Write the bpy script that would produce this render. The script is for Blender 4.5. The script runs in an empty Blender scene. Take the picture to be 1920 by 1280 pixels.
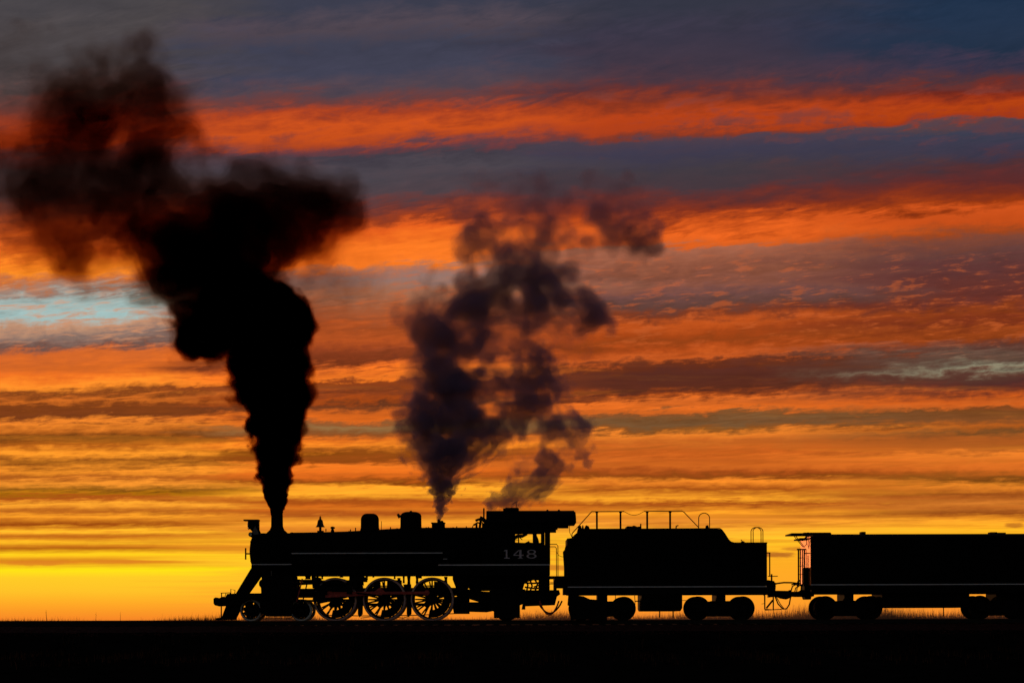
import bpy, bmesh, math, random
import numpy as np
from mathutils import Vector, Matrix

random.seed(7)
scene = bpy.context.scene
COL = scene.collection
R = math.radians

# ------------------------------------------------------------------ camera
CAM_D, S, ZC = 85.0, 0.0219, 1.35       # metres to the near side of the train, metres per photo pixel there, eye height
FPX = CAM_D / S
cam_data = bpy.data.cameras.new('camera')
cam = bpy.data.objects.new('camera', cam_data)
COL.objects.link(cam)
cam.location = (0, -CAM_D, ZC)
cam.rotation_mode = 'QUATERNION'
cam.rotation_quaternion = (Matrix.Rotation(R(90), 4, 'X') @ Matrix.Rotation(0.0030, 4, 'Z').inverted()).to_quaternion()
cam_data.sensor_width = 36.0
cam_data.lens = 36.0 * FPX / 1920.0
cam_data.shift_y = (1160 - 640) / 1920.0
cam_data.clip_start, cam_data.clip_end = 0.5, 20000
scene.camera = cam

# ------------------------------------------------------------------ render settings
scene.view_settings.view_transform = 'Standard'
scene.view_settings.look = 'None'
scene.view_settings.exposure = 0.0
scene.view_settings.gamma = 1.0
scene.view_settings.use_curve_mapping = False
scene.render.engine = 'CYCLES'
cy = scene.cycles
cy.max_bounces = 6
cy.diffuse_bounces = 3
cy.glossy_bounces = 2
cy.volume_bounces = 1
cy.transparent_max_bounces = 256
cy.use_denoising = True

# ------------------------------------------------------------------ sky
SUN_AZ, SUN_EL = R(-17.0), R(1.2)        # behind the train, left of the middle


def lin(c):
    out = []
    for v in c:
        v = v / 255.0
        out.append(v / 12.92 if v <= 0.04045 else ((v + 0.055) / 1.055) ** 2.4)
    return out


class Sock:
    """A node socket with arithmetic, to write the sky as formulas."""
    nt = None

    def __init__(self, s): self.s = s

    @classmethod
    def op(cls, kind, *args, clamp=False):
        n = cls.nt.nodes.new('ShaderNodeMath'); n.operation = kind; n.use_clamp = clamp
        for i, a in enumerate(args):
            if isinstance(a, Sock): cls.nt.links.new(a.s, n.inputs[i])
            else: n.inputs[i].default_value = float(a)
        return Sock(n.outputs[0])

    def __add__(self, o): return Sock.op('ADD', self, o)
    __radd__ = __add__
    def __sub__(self, o): return Sock.op('SUBTRACT', self, o)
    def __rsub__(self, o): return Sock.op('SUBTRACT', o, self)
    def __mul__(self, o): return Sock.op('MULTIPLY', self, o)
    __rmul__ = __mul__
    def __truediv__(self, o): return Sock.op('DIVIDE', self, o)
    def max(self, o): return Sock.op('MAXIMUM', self, o)
    def min(self, o): return Sock.op('MINIMUM', self, o)


def smooth(x, a, b, lo=0.0, hi=1.0):
    n = Sock.nt.nodes.new('ShaderNodeMapRange'); n.interpolation_type = 'SMOOTHSTEP'
    Sock.nt.links.new(x.s, n.inputs['Value'])
    n.inputs['From Min'].default_value = a; n.inputs['From Max'].default_value = b
    n.inputs['To Min'].default_value = lo; n.inputs['To Max'].default_value = hi
    return Sock(n.outputs['Result'])


def linear(x, a, b, lo=0.0, hi=1.0):
    n = Sock.nt.nodes.new('ShaderNodeMapRange'); n.clamp = True
    Sock.nt.links.new(x.s, n.inputs['Value'])
    n.inputs['From Min'].default_value = a; n.inputs['From Max'].default_value = b
    n.inputs['To Min'].default_value = lo; n.inputs['To Max'].default_value = hi
    return Sock(n.outputs['Result'])


def noise(x, y, z=0.0, detail=4.0, rough=0.55, distortion=0.0):
    c = Sock.nt.nodes.new('ShaderNodeCombineXYZ')
    for i, a in enumerate((x, y, z)):
        if isinstance(a, Sock): Sock.nt.links.new(a.s, c.inputs[i])
        else: c.inputs[i].default_value = a
    n = Sock.nt.nodes.new('ShaderNodeTexNoise')
    n.inputs['Scale'].default_value = 1.0
    n.inputs['Detail'].default_value = detail
    n.inputs['Roughness'].default_value = rough
    n.inputs['Distortion'].default_value = distortion
    Sock.nt.links.new(c.outputs[0], n.inputs['Vector'])
    return Sock(n.outputs[0]) * 2.0 - 1.0


def ramp(t, stops):
    n = Sock.nt.nodes.new('ShaderNodeValToRGB'); cr = n.color_ramp
    cr.interpolation = 'LINEAR'
    stops = sorted(stops)[:32]
    while len(cr.elements) < len(stops): cr.elements.new(0.5)
    for e, (p, c) in zip(cr.elements, stops):
        e.position = min(max(p, 0.0), 1.0)
    for e, (p, c) in zip(cr.elements, stops):
        e.color = (*lin(c), 1.0)
    Sock.nt.links.new(t.s, n.inputs[0])
    return n.outputs[0]


def mix(f, a, b, blend='MIX'):
    n = Sock.nt.nodes.new('ShaderNodeMix'); n.data_type = 'RGBA'; n.blend_type = blend
    ins = [s for s in n.inputs if s.enabled]
    for s, v in zip((n.inputs[0], n.inputs[6], n.inputs[7]), (f, a, b)):
        if isinstance(v, Sock): Sock.nt.links.new(v.s, s)
        elif hasattr(v, 'is_linked'): Sock.nt.links.new(v, s)
        elif isinstance(v, (int, float)): s.default_value = v
        else: s.default_value = (*v, 1.0)
    return n.outputs[2]


# cloud bands along four bearings of the western sky: apparent height (in the same units as the train's plan,
# 0 = 16.6 degrees up, 1160 = horizon) and colour
BANDS = {
    20: [(0, 72, 68, 72), (60, 76, 70, 72), (120, 74, 68, 70), (170, 84, 70, 70), (215, 120, 66, 58), (245, 185, 72, 32), (270, 190, 75, 32), (295, 110, 66, 66),
         (330, 78, 70, 76), (370, 88, 66, 66), (400, 130, 66, 48), (430, 200, 90, 40), (470, 238, 112, 35), (508, 255, 142, 36), (527, 200, 112, 62), (543, 158, 130, 116),
         (558, 160, 172, 166), (592, 162, 192, 190), (612, 190, 142, 112), (630, 142, 116, 105), (650, 122, 88, 78), (664, 215, 105, 45), (700, 240, 115, 35), (722, 250, 140, 40),
         (738, 152, 76, 30), (754, 215, 110, 35), (764, 150, 74, 28), (780, 142, 70, 30), (792, 235, 130, 40), (806, 190, 100, 30), (817, 140, 75, 25), (832, 190, 100, 25), (848, 252, 152, 40),
         (862, 160, 85, 25), (878, 246, 146, 40), (890, 190, 100, 30), (903, 250, 150, 45), (915, 142, 84, 20), (923, 188, 116, 14), (931, 190, 90, 25),
         (941, 255, 166, 45), (955, 200, 108, 30), (965, 255, 162, 40), (980, 186, 86, 20), (993, 255, 182, 40), (1002, 214, 120, 28), (1014, 255, 186, 35),
         (1025, 206, 112, 22), (1036, 255, 206, 27), (1050, 230, 134, 30), (1066, 255, 228, 22), (1080, 255, 204, 38), (1105, 255, 194, 40), (1132, 255, 165, 38), (1156, 248, 138, 38), (1170, 230, 120, 40)],
    720: [(0, 60, 62, 78), (40, 80, 70, 80), (85, 62, 63, 80), (130, 66, 66, 84), (165, 82, 68, 78), (190, 110, 62, 60), (212, 168, 64, 34), (237, 206, 82, 28), (258, 170, 68, 36),
          (274, 106, 60, 65), (290, 66, 60, 70), (320, 75, 68, 76), (355, 80, 66, 72), (382, 108, 55, 50), (410, 152, 60, 30), (430, 230, 95, 30), (460, 250, 120, 35), (490, 250, 122, 36),
          (508, 172, 112, 90), (522, 150, 116, 106), (550, 165, 108, 80), (580, 165, 90, 55), (610, 176, 80, 35), (632, 192, 86, 35), (650, 160, 70, 35), (668, 135, 60, 30), (680, 200, 90, 35),
          (695, 250, 120, 35), (708, 250, 125, 35), (715, 165, 75, 30), (730, 150, 70, 35), (745, 185, 80, 25), (757, 112, 60, 35), (768, 225, 105, 30), (782, 240, 112, 30),
          (790, 160, 96, 50), (800, 150, 110, 65), (812, 150, 86, 40), (822, 230, 112, 30), (835, 255, 142, 35), (848, 150, 80, 15), (860, 166, 80, 20), (870, 250, 126, 35), (890, 245, 116, 30),
          (900, 165, 80, 20), (912, 255, 162, 40), (925, 250, 166, 40), (938, 196, 92, 25), (950, 232, 118, 30), (961, 200, 98, 30), (980, 255, 164, 45), (992, 236, 136, 40), (1010, 255, 184, 36),
          (1028, 240, 150, 36), (1042, 255, 200, 34), (1060, 255, 194, 40), (1100, 255, 180, 40), (1132, 255, 162, 40), (1156, 248, 140, 40), (1170, 230, 120, 40)],
    1300: [(0, 52, 54, 68), (60, 58, 54, 70), (120, 64, 54, 68), (150, 76, 54, 64), (170, 100, 50, 50), (190, 140, 54, 32), (217, 184, 66, 24), (236, 176, 64, 28), (250, 130, 56, 40),
           (262, 76, 62, 75), (290, 62, 58, 76), (320, 66, 58, 66), (350, 72, 56, 62), (370, 100, 48, 45), (395, 132, 50, 30), (415, 192, 76, 25), (440, 236, 101, 32), (455, 216, 96, 35),
           (466, 165, 100, 75), (490, 150, 88, 65), (510, 132, 77, 58), (530, 136, 82, 66), (550, 112, 73, 68), (570, 100, 66, 58), (590, 130, 60, 35), (612, 200, 86, 30), (625, 180, 75, 25),
           (640, 160, 70, 25), (655, 190, 80, 28), (671, 216, 96, 35), (683, 120, 55, 32), (700, 105, 52, 40), (730, 110, 53, 36), (742, 170, 76, 30), (752, 240, 115, 38), (768, 236, 112, 35),
           (778, 136, 86, 45), (795, 132, 92, 56), (805, 150, 86, 36), (815, 232, 126, 40), (830, 210, 106, 35), (850, 216, 102, 32), (875, 226, 112, 35), (885, 190, 86, 28), (892, 146, 72, 20),
           (902, 250, 142, 40), (915, 190, 92, 25), (935, 255, 166, 40), (945, 192, 92, 26), (965, 255, 162, 38), (980, 236, 142, 45), (998, 255, 178, 45), (1018, 255, 192, 38), (1036, 255, 178, 36), (1060, 255, 172, 36),
           (1100, 255, 166, 38), (1132, 255, 158, 42), (1156, 248, 140, 45), (1170, 230, 120, 40)],
    1880: [(0, 32, 50, 74), (40, 36, 52, 76), (90, 36, 50, 72), (120, 58, 52, 72), (150, 80, 50, 56), (170, 112, 40, 30), (185, 152, 51, 25), (205, 182, 66, 18), (222, 162, 56, 25),
           (235, 86, 66, 72), (250, 60, 62, 80), (285, 62, 56, 74), (310, 80, 48, 52), (340, 95, 43, 42), (365, 122, 46, 28), (385, 152, 56, 18), (402, 206, 82, 28), (420, 196, 77, 25),
           (435, 160, 70, 30), (450, 126, 69, 52), (475, 102, 63, 58), (500, 96, 54, 52), (530, 100, 51, 45), (560, 106, 49, 40), (585, 140, 60, 25), (600, 130, 53, 28), (620, 165, 73, 28),
           (635, 150, 66, 25), (646, 106, 63, 52), (665, 112, 84, 70), (674, 108, 80, 66), (684, 116, 102, 84), (690, 134, 128, 104), (697, 118, 92, 74), (703, 104, 66, 54), (720, 96, 53, 48), (735, 132, 60, 40), (750, 216, 96, 30),
           (762, 226, 106, 35), (770, 132, 76, 35), (785, 142, 82, 40), (800, 190, 96, 30), (812, 132, 82, 40), (825, 182, 96, 35), (845, 192, 101, 35), (855, 236, 126, 40), (880, 226, 112, 35),
           (900, 146, 82, 25), (915, 240, 136, 40), (930, 172, 86, 28), (950, 226, 130, 45), (965, 172, 86, 28), (980, 255, 166, 40), (995, 255, 184, 36), (1020, 255, 174, 34), (1050, 255, 170, 34),
           (1100, 255, 164, 38), (1132, 255, 155, 42), (1156, 248, 138, 45), (1170, 230, 120, 40)],
}


def slant(y): return 0.041 * min(max((880.0 - y) / 200.0, 0.0), 1.0)


world = bpy.data.worlds.new('World')
scene.world = world
world.use_nodes = True
nt = world.node_tree
nt.nodes.clear()
Sock.nt = nt
tc = nt.nodes.new('ShaderNodeTexCoord')
sep = nt.nodes.new('ShaderNodeSeparateXYZ')
nt.links.new(tc.outputs['Generated'], sep.inputs[0])
dx, dy, dz = (Sock(o) for o in sep.outputs)
az = Sock.op('ARCTAN2', dx, dy)                       # bearing from due west, where the camera looks
hor = Sock.op('SQRT', dx * dx + dy * dy).max(1e-4)
azc = az.max(-0.8).min(0.8)
te = ((dz / hor) * (1.0 + 0.5 * azc * azc)).max(0.0)  # tangent of the elevation
xs = az * (960.0 / math.atan(960.0 / FPX)) + 960.0
h = te * FPX
le = Sock.op('LOGARITHM', te + 0.012, math.e)
# drift of the bands: long swells, then slanting fibres
n1 = noise(az * 9.0, le * 9.0, 1.7, 3.0, 0.5)
n2 = noise(az * 34.0, le * 34.0 - az * 9.0, 4.1, 5.0, 0.62, 0.25)
n3 = noise(az * 42.0, le * 50.0 - az * 38.0, 7.7, 5.0, 0.66, 0.9)
n4 = noise(az * 5.5, le * 36.0 - az * 4.0, 2.2, 3.0, 0.55)
n5 = noise(az * 4.6, le * 21.0 + az * 2.0 + n2 * 0.35 + n3 * 0.25, 5.5, 3.0, 0.5)
n8 = noise(az * 90.0, le * 22.0 - az * 22.0, 6.4, 4.0, 0.62, 0.3)
patch = smooth(noise(az * 7.0, le * 11.0, 9.0, 2.0, 0.5), -0.25, 0.35)
calm = smooth(h, 620.0, 880.0, 1.0, 0.62)
ripple = (n2 * 0.038 + n3 * (0.008 + 0.048 * patch) * calm)
yv = 1160.0 - h
fade = smooth(h, 95.0, 240.0)
ys = yv + h * (n1 * 0.022 + ripple + n8 * 0.044 * smooth(h, 560.0, 820.0, 1.0, 0.30)) * (0.45 + 0.55 * fade)
sl = linear(ys, 680.0, 880.0, 0.041, 0.0)
ys = ys + sl * (xs.max(-400.0).min(2400.0) - 720.0)
CUTS = (-40.0, 500.0, 840.0, 1172.0)
segs = [linear(ys, a, b) for a, b in zip(CUTS, CUTS[1:])]
over = [Sock.op('GREATER_THAN', ys, c) for c in CUTS[1:3]]
cols = []
for px in (20, 720, 1300, 1880):
    pts = [(y + slant(y) * (px - 720), c) for y, *c in BANDS[px]]
    yy = np.array([p[0] for p in pts]); cc = np.array([p[1] for p in pts], float)
    rr = []
    for (a, b), t in zip(zip(CUTS, CUTS[1:]), segs):
        ends = [[float(np.interp(e, yy, cc[:, k])) for k in range(3)] for e in (a, b)]
        stops = [(0.0, ends[0])] + [((y - a) / (b - a), c) for y, c in pts if a < y < b] + [(1.0, ends[1])]
        assert len(stops) <= 32
        rr.append(ramp(t, stops))
    cols.append(mix(over[1], mix(over[0], rr[0], rr[1]), rr[2]))
xw = xs + n1 * 180.0 + n5 * 260.0 + n2 * 60.0
sky = mix(smooth(xw, 270.0, 500.0), cols[0], cols[1])
sky = mix(smooth(xw, 880.0, 1160.0), sky, cols[2])
sky = mix(smooth(xw, 1380.0, 1860.0), sky, cols[3])
# deepen the contrast between cloud and lit gaps in the middle sky
sc3 = nt.nodes.new('ShaderNodeSeparateColor'); nt.links.new(sky, sc3.inputs[0])
gain = Sock.op('POWER', (Sock(sc3.outputs[1]) / linear(h, 90.0, 330.0, 0.46, 0.19)).max(0.0), 0.30).max(0.70).min(1.10)
gc = nt.nodes.new('ShaderNodeCombineXYZ')
for i in range(3): nt.links.new(gain.s, gc.inputs[i])
deep = mix(1.0, sky, gc.outputs[0], 'MULTIPLY')
sky = mix(smooth(h, 90.0, 130.0) * smooth(h, 620.0, 450.0), sky, deep)
# fine fibres lighten and darken the cloud
n7 = noise(az * 85.0, le * 78.0 - az * 40.0, 8.8, 3.0, 0.6, 0.5)
fib = 1.0 + n7 * 0.42 * patch * smooth(h, 300.0, 460.0) * smooth(h, 760.0, 600.0) + (n3 * (0.10 + 0.36 * patch) * calm + n2 * 0.16) * smooth(h, 60.0, 200.0) + n4 * 0.22 * smooth(h, 80.0, 130.0) * smooth(h, 620.0, 380.0)
fc = nt.nodes.new('ShaderNodeCombineXYZ')
for i in range(3): nt.links.new(fib.s, fc.inputs[i])
sky = mix(1.0, sky, fc.outputs[0], 'MULTIPLY')


# the clear gap low on the left, flecked with warm cloud
fleck = smooth(n7 * 0.6 + n2 * 0.6 + n3 * 0.5, -0.02, 0.34) * smooth(xs, 620.0, 260.0) * smooth(h, 500.0, 540.0) * smooth(h, 660.0, 610.0)
sky = mix(fleck * 0.8, sky, tuple(lin((206, 142, 104))))
# warm flecks on the grey-mauve cloud above it, and breaks in the highest lit band
fleck = smooth(n7 * 0.7 + n8 * 0.5 + n3 * 0.5, 0.04, 0.36) * smooth(h, 470.0, 540.0) * smooth(h, 730.0, 640.0) * smooth(xs, 560.0, 800.0)
sky = mix(fleck * 0.40, sky, tuple(lin((204, 98, 46))))
gap = smooth(n5 * 0.8 + n2 * 0.6 + n8 * 0.3, 0.06, 0.42) * smooth(h, 830.0, 890.0) * smooth(h, 1030.0, 960.0)
sky = mix(gap * 0.6, sky, tuple(lin((104, 62, 62))))
# crisp low streaks between the bands
streak = smooth(n5, 0.05, 0.24) * smooth(h, 95.0, 140.0) * smooth(h, 600.0, 380.0) * 0.30
sky = mix(streak, sky, mix(smooth(h, 150.0, 520.0), tuple(lin((190, 92, 24))), tuple(lin((140, 70, 36)))))
glow = smooth(n5, -0.14, -0.30) * smooth(h, 110.0, 170.0) * smooth(h, 520.0, 300.0) * 0.12
sky = mix(glow, sky, tuple(lin((255, 160, 42))))
n6 = noise(az * 120.0, te * 620.0, 3.3, 4.0, 0.65)
# scraps of low cloud
def scrap(cx, cy_, w, hh, amount):
    u = (xs - cx) / w
    v = (yv - cy_) / hh
    return (1.0 - smooth(u * u + v * v - n6 * 1.1, 0.15, 1.1)) * amount


for sc_, c in ((scrap(1462, 1041, 40, 7, 0.85), (176, 96, 34)), (scrap(1500, 1030, 34, 4, 0.6), (190, 104, 34)), (scrap(1905, 987, 24, 5, 0.7), (170, 92, 30)), (scrap(1040, 1063, 40, 7, 0.7), (196, 108, 34)),
               (scrap(70, 1052, 70, 6, 0.75), (222, 128, 34)), (scrap(220, 1050, 60, 5, 0.6), (222, 130, 34))):
    sky = mix(sc_, sky, tuple(lin(c)))

# the clear dusk sky, away from the sunset and overhead
st = nt.nodes.new('ShaderNodeTexSky')
st.sky_type = 'NISHITA'
st.sun_disc = False
st.sun_elevation = SUN_EL
st.sun_rotation = SUN_AZ
st.air_density, st.dust_density, st.ozone_density = 1.0, 1.5, 1.5
dusk = mix(1.0, st.outputs[0], (0.085, 0.085, 0.085), 'MULTIPLY')
away = smooth(Sock.op('ABSOLUTE', az - SUN_AZ), 1.1, 2.5).max(smooth(te, 0.34, 1.3))
sky = mix(away, sky, dusk)
bg = nt.nodes.new('ShaderNodeBackground')
nt.links.new(sky, bg.inputs[0])
bg.inputs[1].default_value = 1.0
world.cycles.sampling_method = 'MANUAL'
world.cycles.sample_map_resolution = 512
wo = nt.nodes.new('ShaderNodeOutputWorld')
nt.links.new(bg.outputs[0], wo.inputs[0])

# ------------------------------------------------------------------ the sun, at the horizon behind the train
sun_data = bpy.data.lights.new('sun', 'SUN')
sun_data.energy = 0.5
sun_data.angle = R(2.0)
sun_data.color = (1.0, 0.42, 0.14)
sun = bpy.data.objects.new('sun', sun_data)
COL.objects.link(sun)
sd = Vector((math.sin(SUN_AZ) * math.cos(SUN_EL), math.cos(SUN_AZ) * math.cos(SUN_EL), math.sin(SUN_EL)))
sun.rotation_euler = (-sd).to_track_quat('-Z', 'Y').to_euler()

# ------------------------------------------------------------------ materials
MATS = {}


def mat(name, color, rough=0.6, metal=0.0, spec=0.3, vary=0.3, scale=6.0, bump=0.0, translucent=0.0):
    m = bpy.data.materials.new(name); m.use_nodes = True
    t = m.node_tree; b = t.nodes['Principled BSDF']
    b.inputs['Roughness'].default_value = rough
    b.inputs['Metallic'].default_value = metal
    b.inputs['Specular IOR Level'].default_value = spec
    tcn = t.nodes.new('ShaderNodeTexCoord')
    nz = t.nodes.new('ShaderNodeTexNoise'); nz.inputs['Scale'].default_value = scale; nz.inputs['Detail'].default_value = 4
    t.links.new(tcn.outputs['Object'], nz.inputs['Vector'])
    rp = t.nodes.new('ShaderNodeValToRGB')
    rp.color_ramp.elements[0].position, rp.color_ramp.elements[1].position = 0.3, 0.7
    rp.color_ramp.elements[0].color = (*[c * (1 - vary) for c in color], 1)
    rp.color_ramp.elements[1].color = (*[min(1, c * (1 + vary)) for c in color], 1)
    t.links.new(nz.outputs[0], rp.inputs[0])
    t.links.new(rp.outputs[0], b.inputs['Base Color'])
    if bump:
        bp = t.nodes.new('ShaderNodeBump'); bp.inputs['Strength'].default_value = bump; bp.inputs['Distance'].default_value = 0.02
        t.links.new(nz.outputs[0], bp.inputs['Height']); t.links.new(bp.outputs[0], b.inputs['Normal'])
    if translucent:
        tr = t.nodes.new('ShaderNodeBsdfTranslucent'); t.links.new(rp.outputs[0], tr.inputs[0])
        mx = t.nodes.new('ShaderNodeMixShader'); mx.inputs[0].default_value = translucent
        t.links.new(b.outputs[0], mx.inputs[1]); t.links.new(tr.outputs[0], mx.inputs[2])
        t.links.new(mx.outputs[0], t.nodes['Material Output'].inputs['Surface'])
    MATS[name] = m
    return m


mat('black_paint', (0.006, 0.005, 0.005), 0.8, 0, 0.03)
mat('soot_black', (0.004, 0.004, 0.004), 0.9, 0, 0.02)
mat('black_iron', (0.009, 0.008, 0.008), 0.8, 0.0, 0.04)
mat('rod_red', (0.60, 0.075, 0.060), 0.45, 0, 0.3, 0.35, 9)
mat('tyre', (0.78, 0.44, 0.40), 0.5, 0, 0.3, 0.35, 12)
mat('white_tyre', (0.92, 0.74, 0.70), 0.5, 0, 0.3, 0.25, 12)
mat('white_paint', (0.80, 0.74, 0.78), 0.5, 0, 0.3, 0.12, 5)
mat('numeral_paint', (0.72, 0.60, 0.68), 0.6, 0, 0.2, 0.15, 5)
mat('pale_grey', (0.20, 0.17, 0.16), 0.5, 0, 0.3)
mat('brass', (0.10, 0.07, 0.03), 0.4, 0.6, 0.3)
mat('glass_lens', (0.75, 0.78, 0.60), 0.15, 0, 0.5, 0.05)
mat('sunset_tinted_paint', (0.90, 0.24, 0.07), 0.5, 0.45, 0.1, 0.3, 4)  # sunset reflection on the car's end, put into the base colour
mat('cloth_dark', (0.012, 0.012, 0.016), 0.9, 0, 0.1)
mat('skin', (0.25, 0.14, 0.10), 0.6, 0, 0.2)
mat('rail_steel', (0.020, 0.016, 0.015), 0.55, 0.0, 0.2)
mat('tie_wood', (0.018, 0.012, 0.010), 0.9, 0, 0.05, 0.4, 8, 0.4)
mat('ballast', (0.075, 0.022, 0.018), 0.95, 0, 0.05, 0.5, 9, 0.6)
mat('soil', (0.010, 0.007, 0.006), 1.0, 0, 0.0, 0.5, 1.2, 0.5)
mat('dry_grass', (0.60, 0.38, 0.20), 0.8, 0, 0.1, 0.3, 3, 0, 0.75)
mat('dark_grass', (0.10, 0.045, 0.022), 0.9, 0, 0.05, 0.4, 3, 0, 0.5)
mat('stalk', (0.09, 0.045, 0.02), 0.9, 0, 0.05, 0.3, 4, 0, 0.3)


# beyond the track the bare soil gives way to dry grassland
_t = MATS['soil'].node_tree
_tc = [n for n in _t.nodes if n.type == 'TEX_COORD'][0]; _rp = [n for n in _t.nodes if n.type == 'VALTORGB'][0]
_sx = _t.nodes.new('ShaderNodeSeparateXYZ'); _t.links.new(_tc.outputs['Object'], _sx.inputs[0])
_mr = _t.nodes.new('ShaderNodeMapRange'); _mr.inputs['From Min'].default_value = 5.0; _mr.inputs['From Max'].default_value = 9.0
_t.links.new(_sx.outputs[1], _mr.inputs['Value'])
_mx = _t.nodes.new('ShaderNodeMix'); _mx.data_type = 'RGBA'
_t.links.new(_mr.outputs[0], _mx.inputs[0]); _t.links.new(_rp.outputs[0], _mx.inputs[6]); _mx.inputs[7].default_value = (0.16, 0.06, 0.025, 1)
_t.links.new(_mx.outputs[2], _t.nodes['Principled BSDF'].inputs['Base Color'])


# ------------------------------------------------------------------ geometry helpers
def X(px, y=0.0): return (px - 960.0) * S * (CAM_D + y) / CAM_D


def Z(py, y=0.0): return ZC + (1160.0 - py) * S * (CAM_D + y) / CAM_D


YC = 1.45                     # the track's centre line; the near side of the train is at y = 0


class MB:
    """Collects shapes, then links them as one mesh object."""
    def __init__(self): self.bm = bmesh.new()

    def box(self, x0, x1, y0, y1, z0, z1):
        if x1 < x0: x0, x1 = x1, x0
        if z1 < z0: z0, z1 = z1, z0
        v = [self.bm.verts.new((x, y, z)) for x in (x0, x1) for y in (y0, y1) for z in (z0, z1)]
        for f in ((0, 1, 3, 2), (4, 6, 7, 5), (0, 4, 5, 1), (2, 3, 7, 6), (0, 2, 6, 4), (1, 5, 7, 3)):
            self.bm.faces.new([v[i] for i in f])
        return self

    def pbox(self, px0, py0, px1, py1, y0, y1):
        return self.box(X(px0, y0), X(px1, y0), y0, y1, Z(py1, y0), Z(py0, y0))

    def prism(self, pts, y0, y1, yref=None):
        """Polygon of photo-plan points, extruded across the train."""
        yr = y0 if yref is None else yref
        p = [(X(a, yr), Z(b, yr)) for a, b in pts]
        return self.xz_prism(p, y0, y1)

    def xz_prism(self, p, y0, y1):
        a = [self.bm.verts.new((x, y0, z)) for x, z in p]
        b = [self.bm.verts.new((x, y1, z)) for x, z in p]
        self.bm.faces.new(a); self.bm.faces.new(b[::-1])
        n = len(p)
        for i in range(n):
            j = (i + 1) % n
            self.bm.faces.new((a[j], a[i], b[i], b[j]))
        return self

    def yz_prism(self, p, x0, x1):
        a = [self.bm.verts.new((x0, y, z)) for y, z in p]
        b = [self.bm.verts.new((x1, y, z)) for y, z in p]
        self.bm.faces.new(a); self.bm.faces.new(b[::-1])
        n = len(p)
        for i in range(n):
            j = (i + 1) % n
            self.bm.faces.new((a[j], a[i], b[i], b[j]))
        return self

    def tube(self, path, r, seg=8):
        """A round bar along a list of points; r is a number or a list."""
        path = [Vector(p) for p in path]
        rs = r if isinstance(r, (list, tuple)) else [r] * len(path)
        rings = []
        prev = None
        for i, p in enumerate(path):
            t = (path[min(i + 1, len(path) - 1)] - path[max(i - 1, 0)]).normalized()
            if prev is None:
                u = t.cross(Vector((0, 0, 1)))
                if u.length < 1e-3: u = t.cross(Vector((0, 1, 0)))
            else:
                u = prev - t * prev.dot(t)
            u.normalize(); prev = u
            w = t.cross(u)
            rings.append([self.bm.verts.new(p + (u * math.cos(a) + w * math.sin(a)) * rs[i])
                          for a in (2 * math.pi * k / seg for k in range(seg))])
        for a, b in zip(rings, rings[1:]):
            for k in range(seg):
                self.bm.faces.new((a[k], a[(k + 1) % seg], b[(k + 1) % seg], b[k]))
        self.bm.faces.new(rings[0][::-1]); self.bm.faces.new(rings[-1])
        return self

    def ptube(self, pts, y, rpx, seg=6):
        """A bar through photo-plan points at depth y."""
        return self.tube([(X(a, y), y, Z(b, y)) for a, b in pts], rpx * S, seg)

    def lathe(self, prof, origin, axis='Z', seg=32, closed=False):
        """prof: (radius, height) pairs turned about an axis through origin; closed makes a ring."""
        o = Vector(origin); rings = []
        for r, hh in prof:
            ring = []
            for k in range(seg):
                a = 2 * math.pi * k / seg
                c, s_ = r * math.cos(a), r * math.sin(a)
                d = {'Z': (c, s_, hh), 'Y': (c, hh, s_), 'X': (hh, c, s_)}[axis]
                ring.append(self.bm.verts.new(o + Vector(d)))
            rings.append(ring)
        pairs = list(zip(rings, rings[1:])) + ([(rings[-1], rings[0])] if closed else [])
        for a, b in pairs:
            for k in range(seg):
                self.bm.faces.new((a[k], a[(k + 1) % seg], b[(k + 1) % seg], b[k]))
        if not closed:
            self.bm.faces.new(rings[0][::-1]); self.bm.faces.new(rings[-1])
        return self

    def build(self, name, material, parent=None, smooth_angle=None, bevel=0.0):
        bmesh.ops.recalc_face_normals(self.bm, faces=self.bm.faces)
        if bevel:
            es = [e for e in self.bm.edges if len(e.link_faces) == 2 and e.calc_face_angle(0) > 0.6]
            bmesh.ops.bevel(self.bm, geom=es, offset=bevel, segments=2, affect='EDGES', profile=0.7)
        me = bpy.data.meshes.new(name)
        self.bm.to_mesh(me); self.bm.free()
        me.materials.append(MATS[material])
        if smooth_angle:
            me.polygons.foreach_set('use_smooth', [True] * len(me.polygons))
            me.set_sharp_from_angle(angle=smooth_angle)
        o = bpy.data.objects.new(name, me)
        COL.objects.link(o)
        if parent is not None:
            attach(o, parent)
        return o


def attach(o, parent):
    o.parent = parent
    if parent.type == 'EMPTY':
        o.matrix_parent_inverse = Matrix.Translation(-parent.location)


def thing(name, label, cat, group=None, loc=(0, 0, 0)):
    o = bpy.data.objects.new(name, None); COL.objects.link(o); o.location = loc
    o['label'] = label; o['category'] = cat
    if group: o['group'] = group
    return o


def tag(o, label=None, cat=None, group=None, kind=None):
    if label: o['label'] = label
    if cat: o['category'] = cat
    if group: o['group'] = group
    if kind: o['kind'] = kind
    return o


def mirror_copy(o, parent):
    """The same part on the far side of the train."""
    me = o.data.copy()
    n = len(me.vertices)
    co = np.empty(n * 3, np.float32); me.vertices.foreach_get('co', co)
    co = co.reshape(-1, 3); co[:, 1] = 2 * YC - co[:, 1]
    me.vertices.foreach_set('co', co.ravel()); me.flip_normals()
    c = bpy.data.objects.new(o.name.split('.')[0], me); COL.objects.link(c)
    attach(c, parent)
    for ch in list(o.children):
        mirror_copy(ch, c)
    return c


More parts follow.
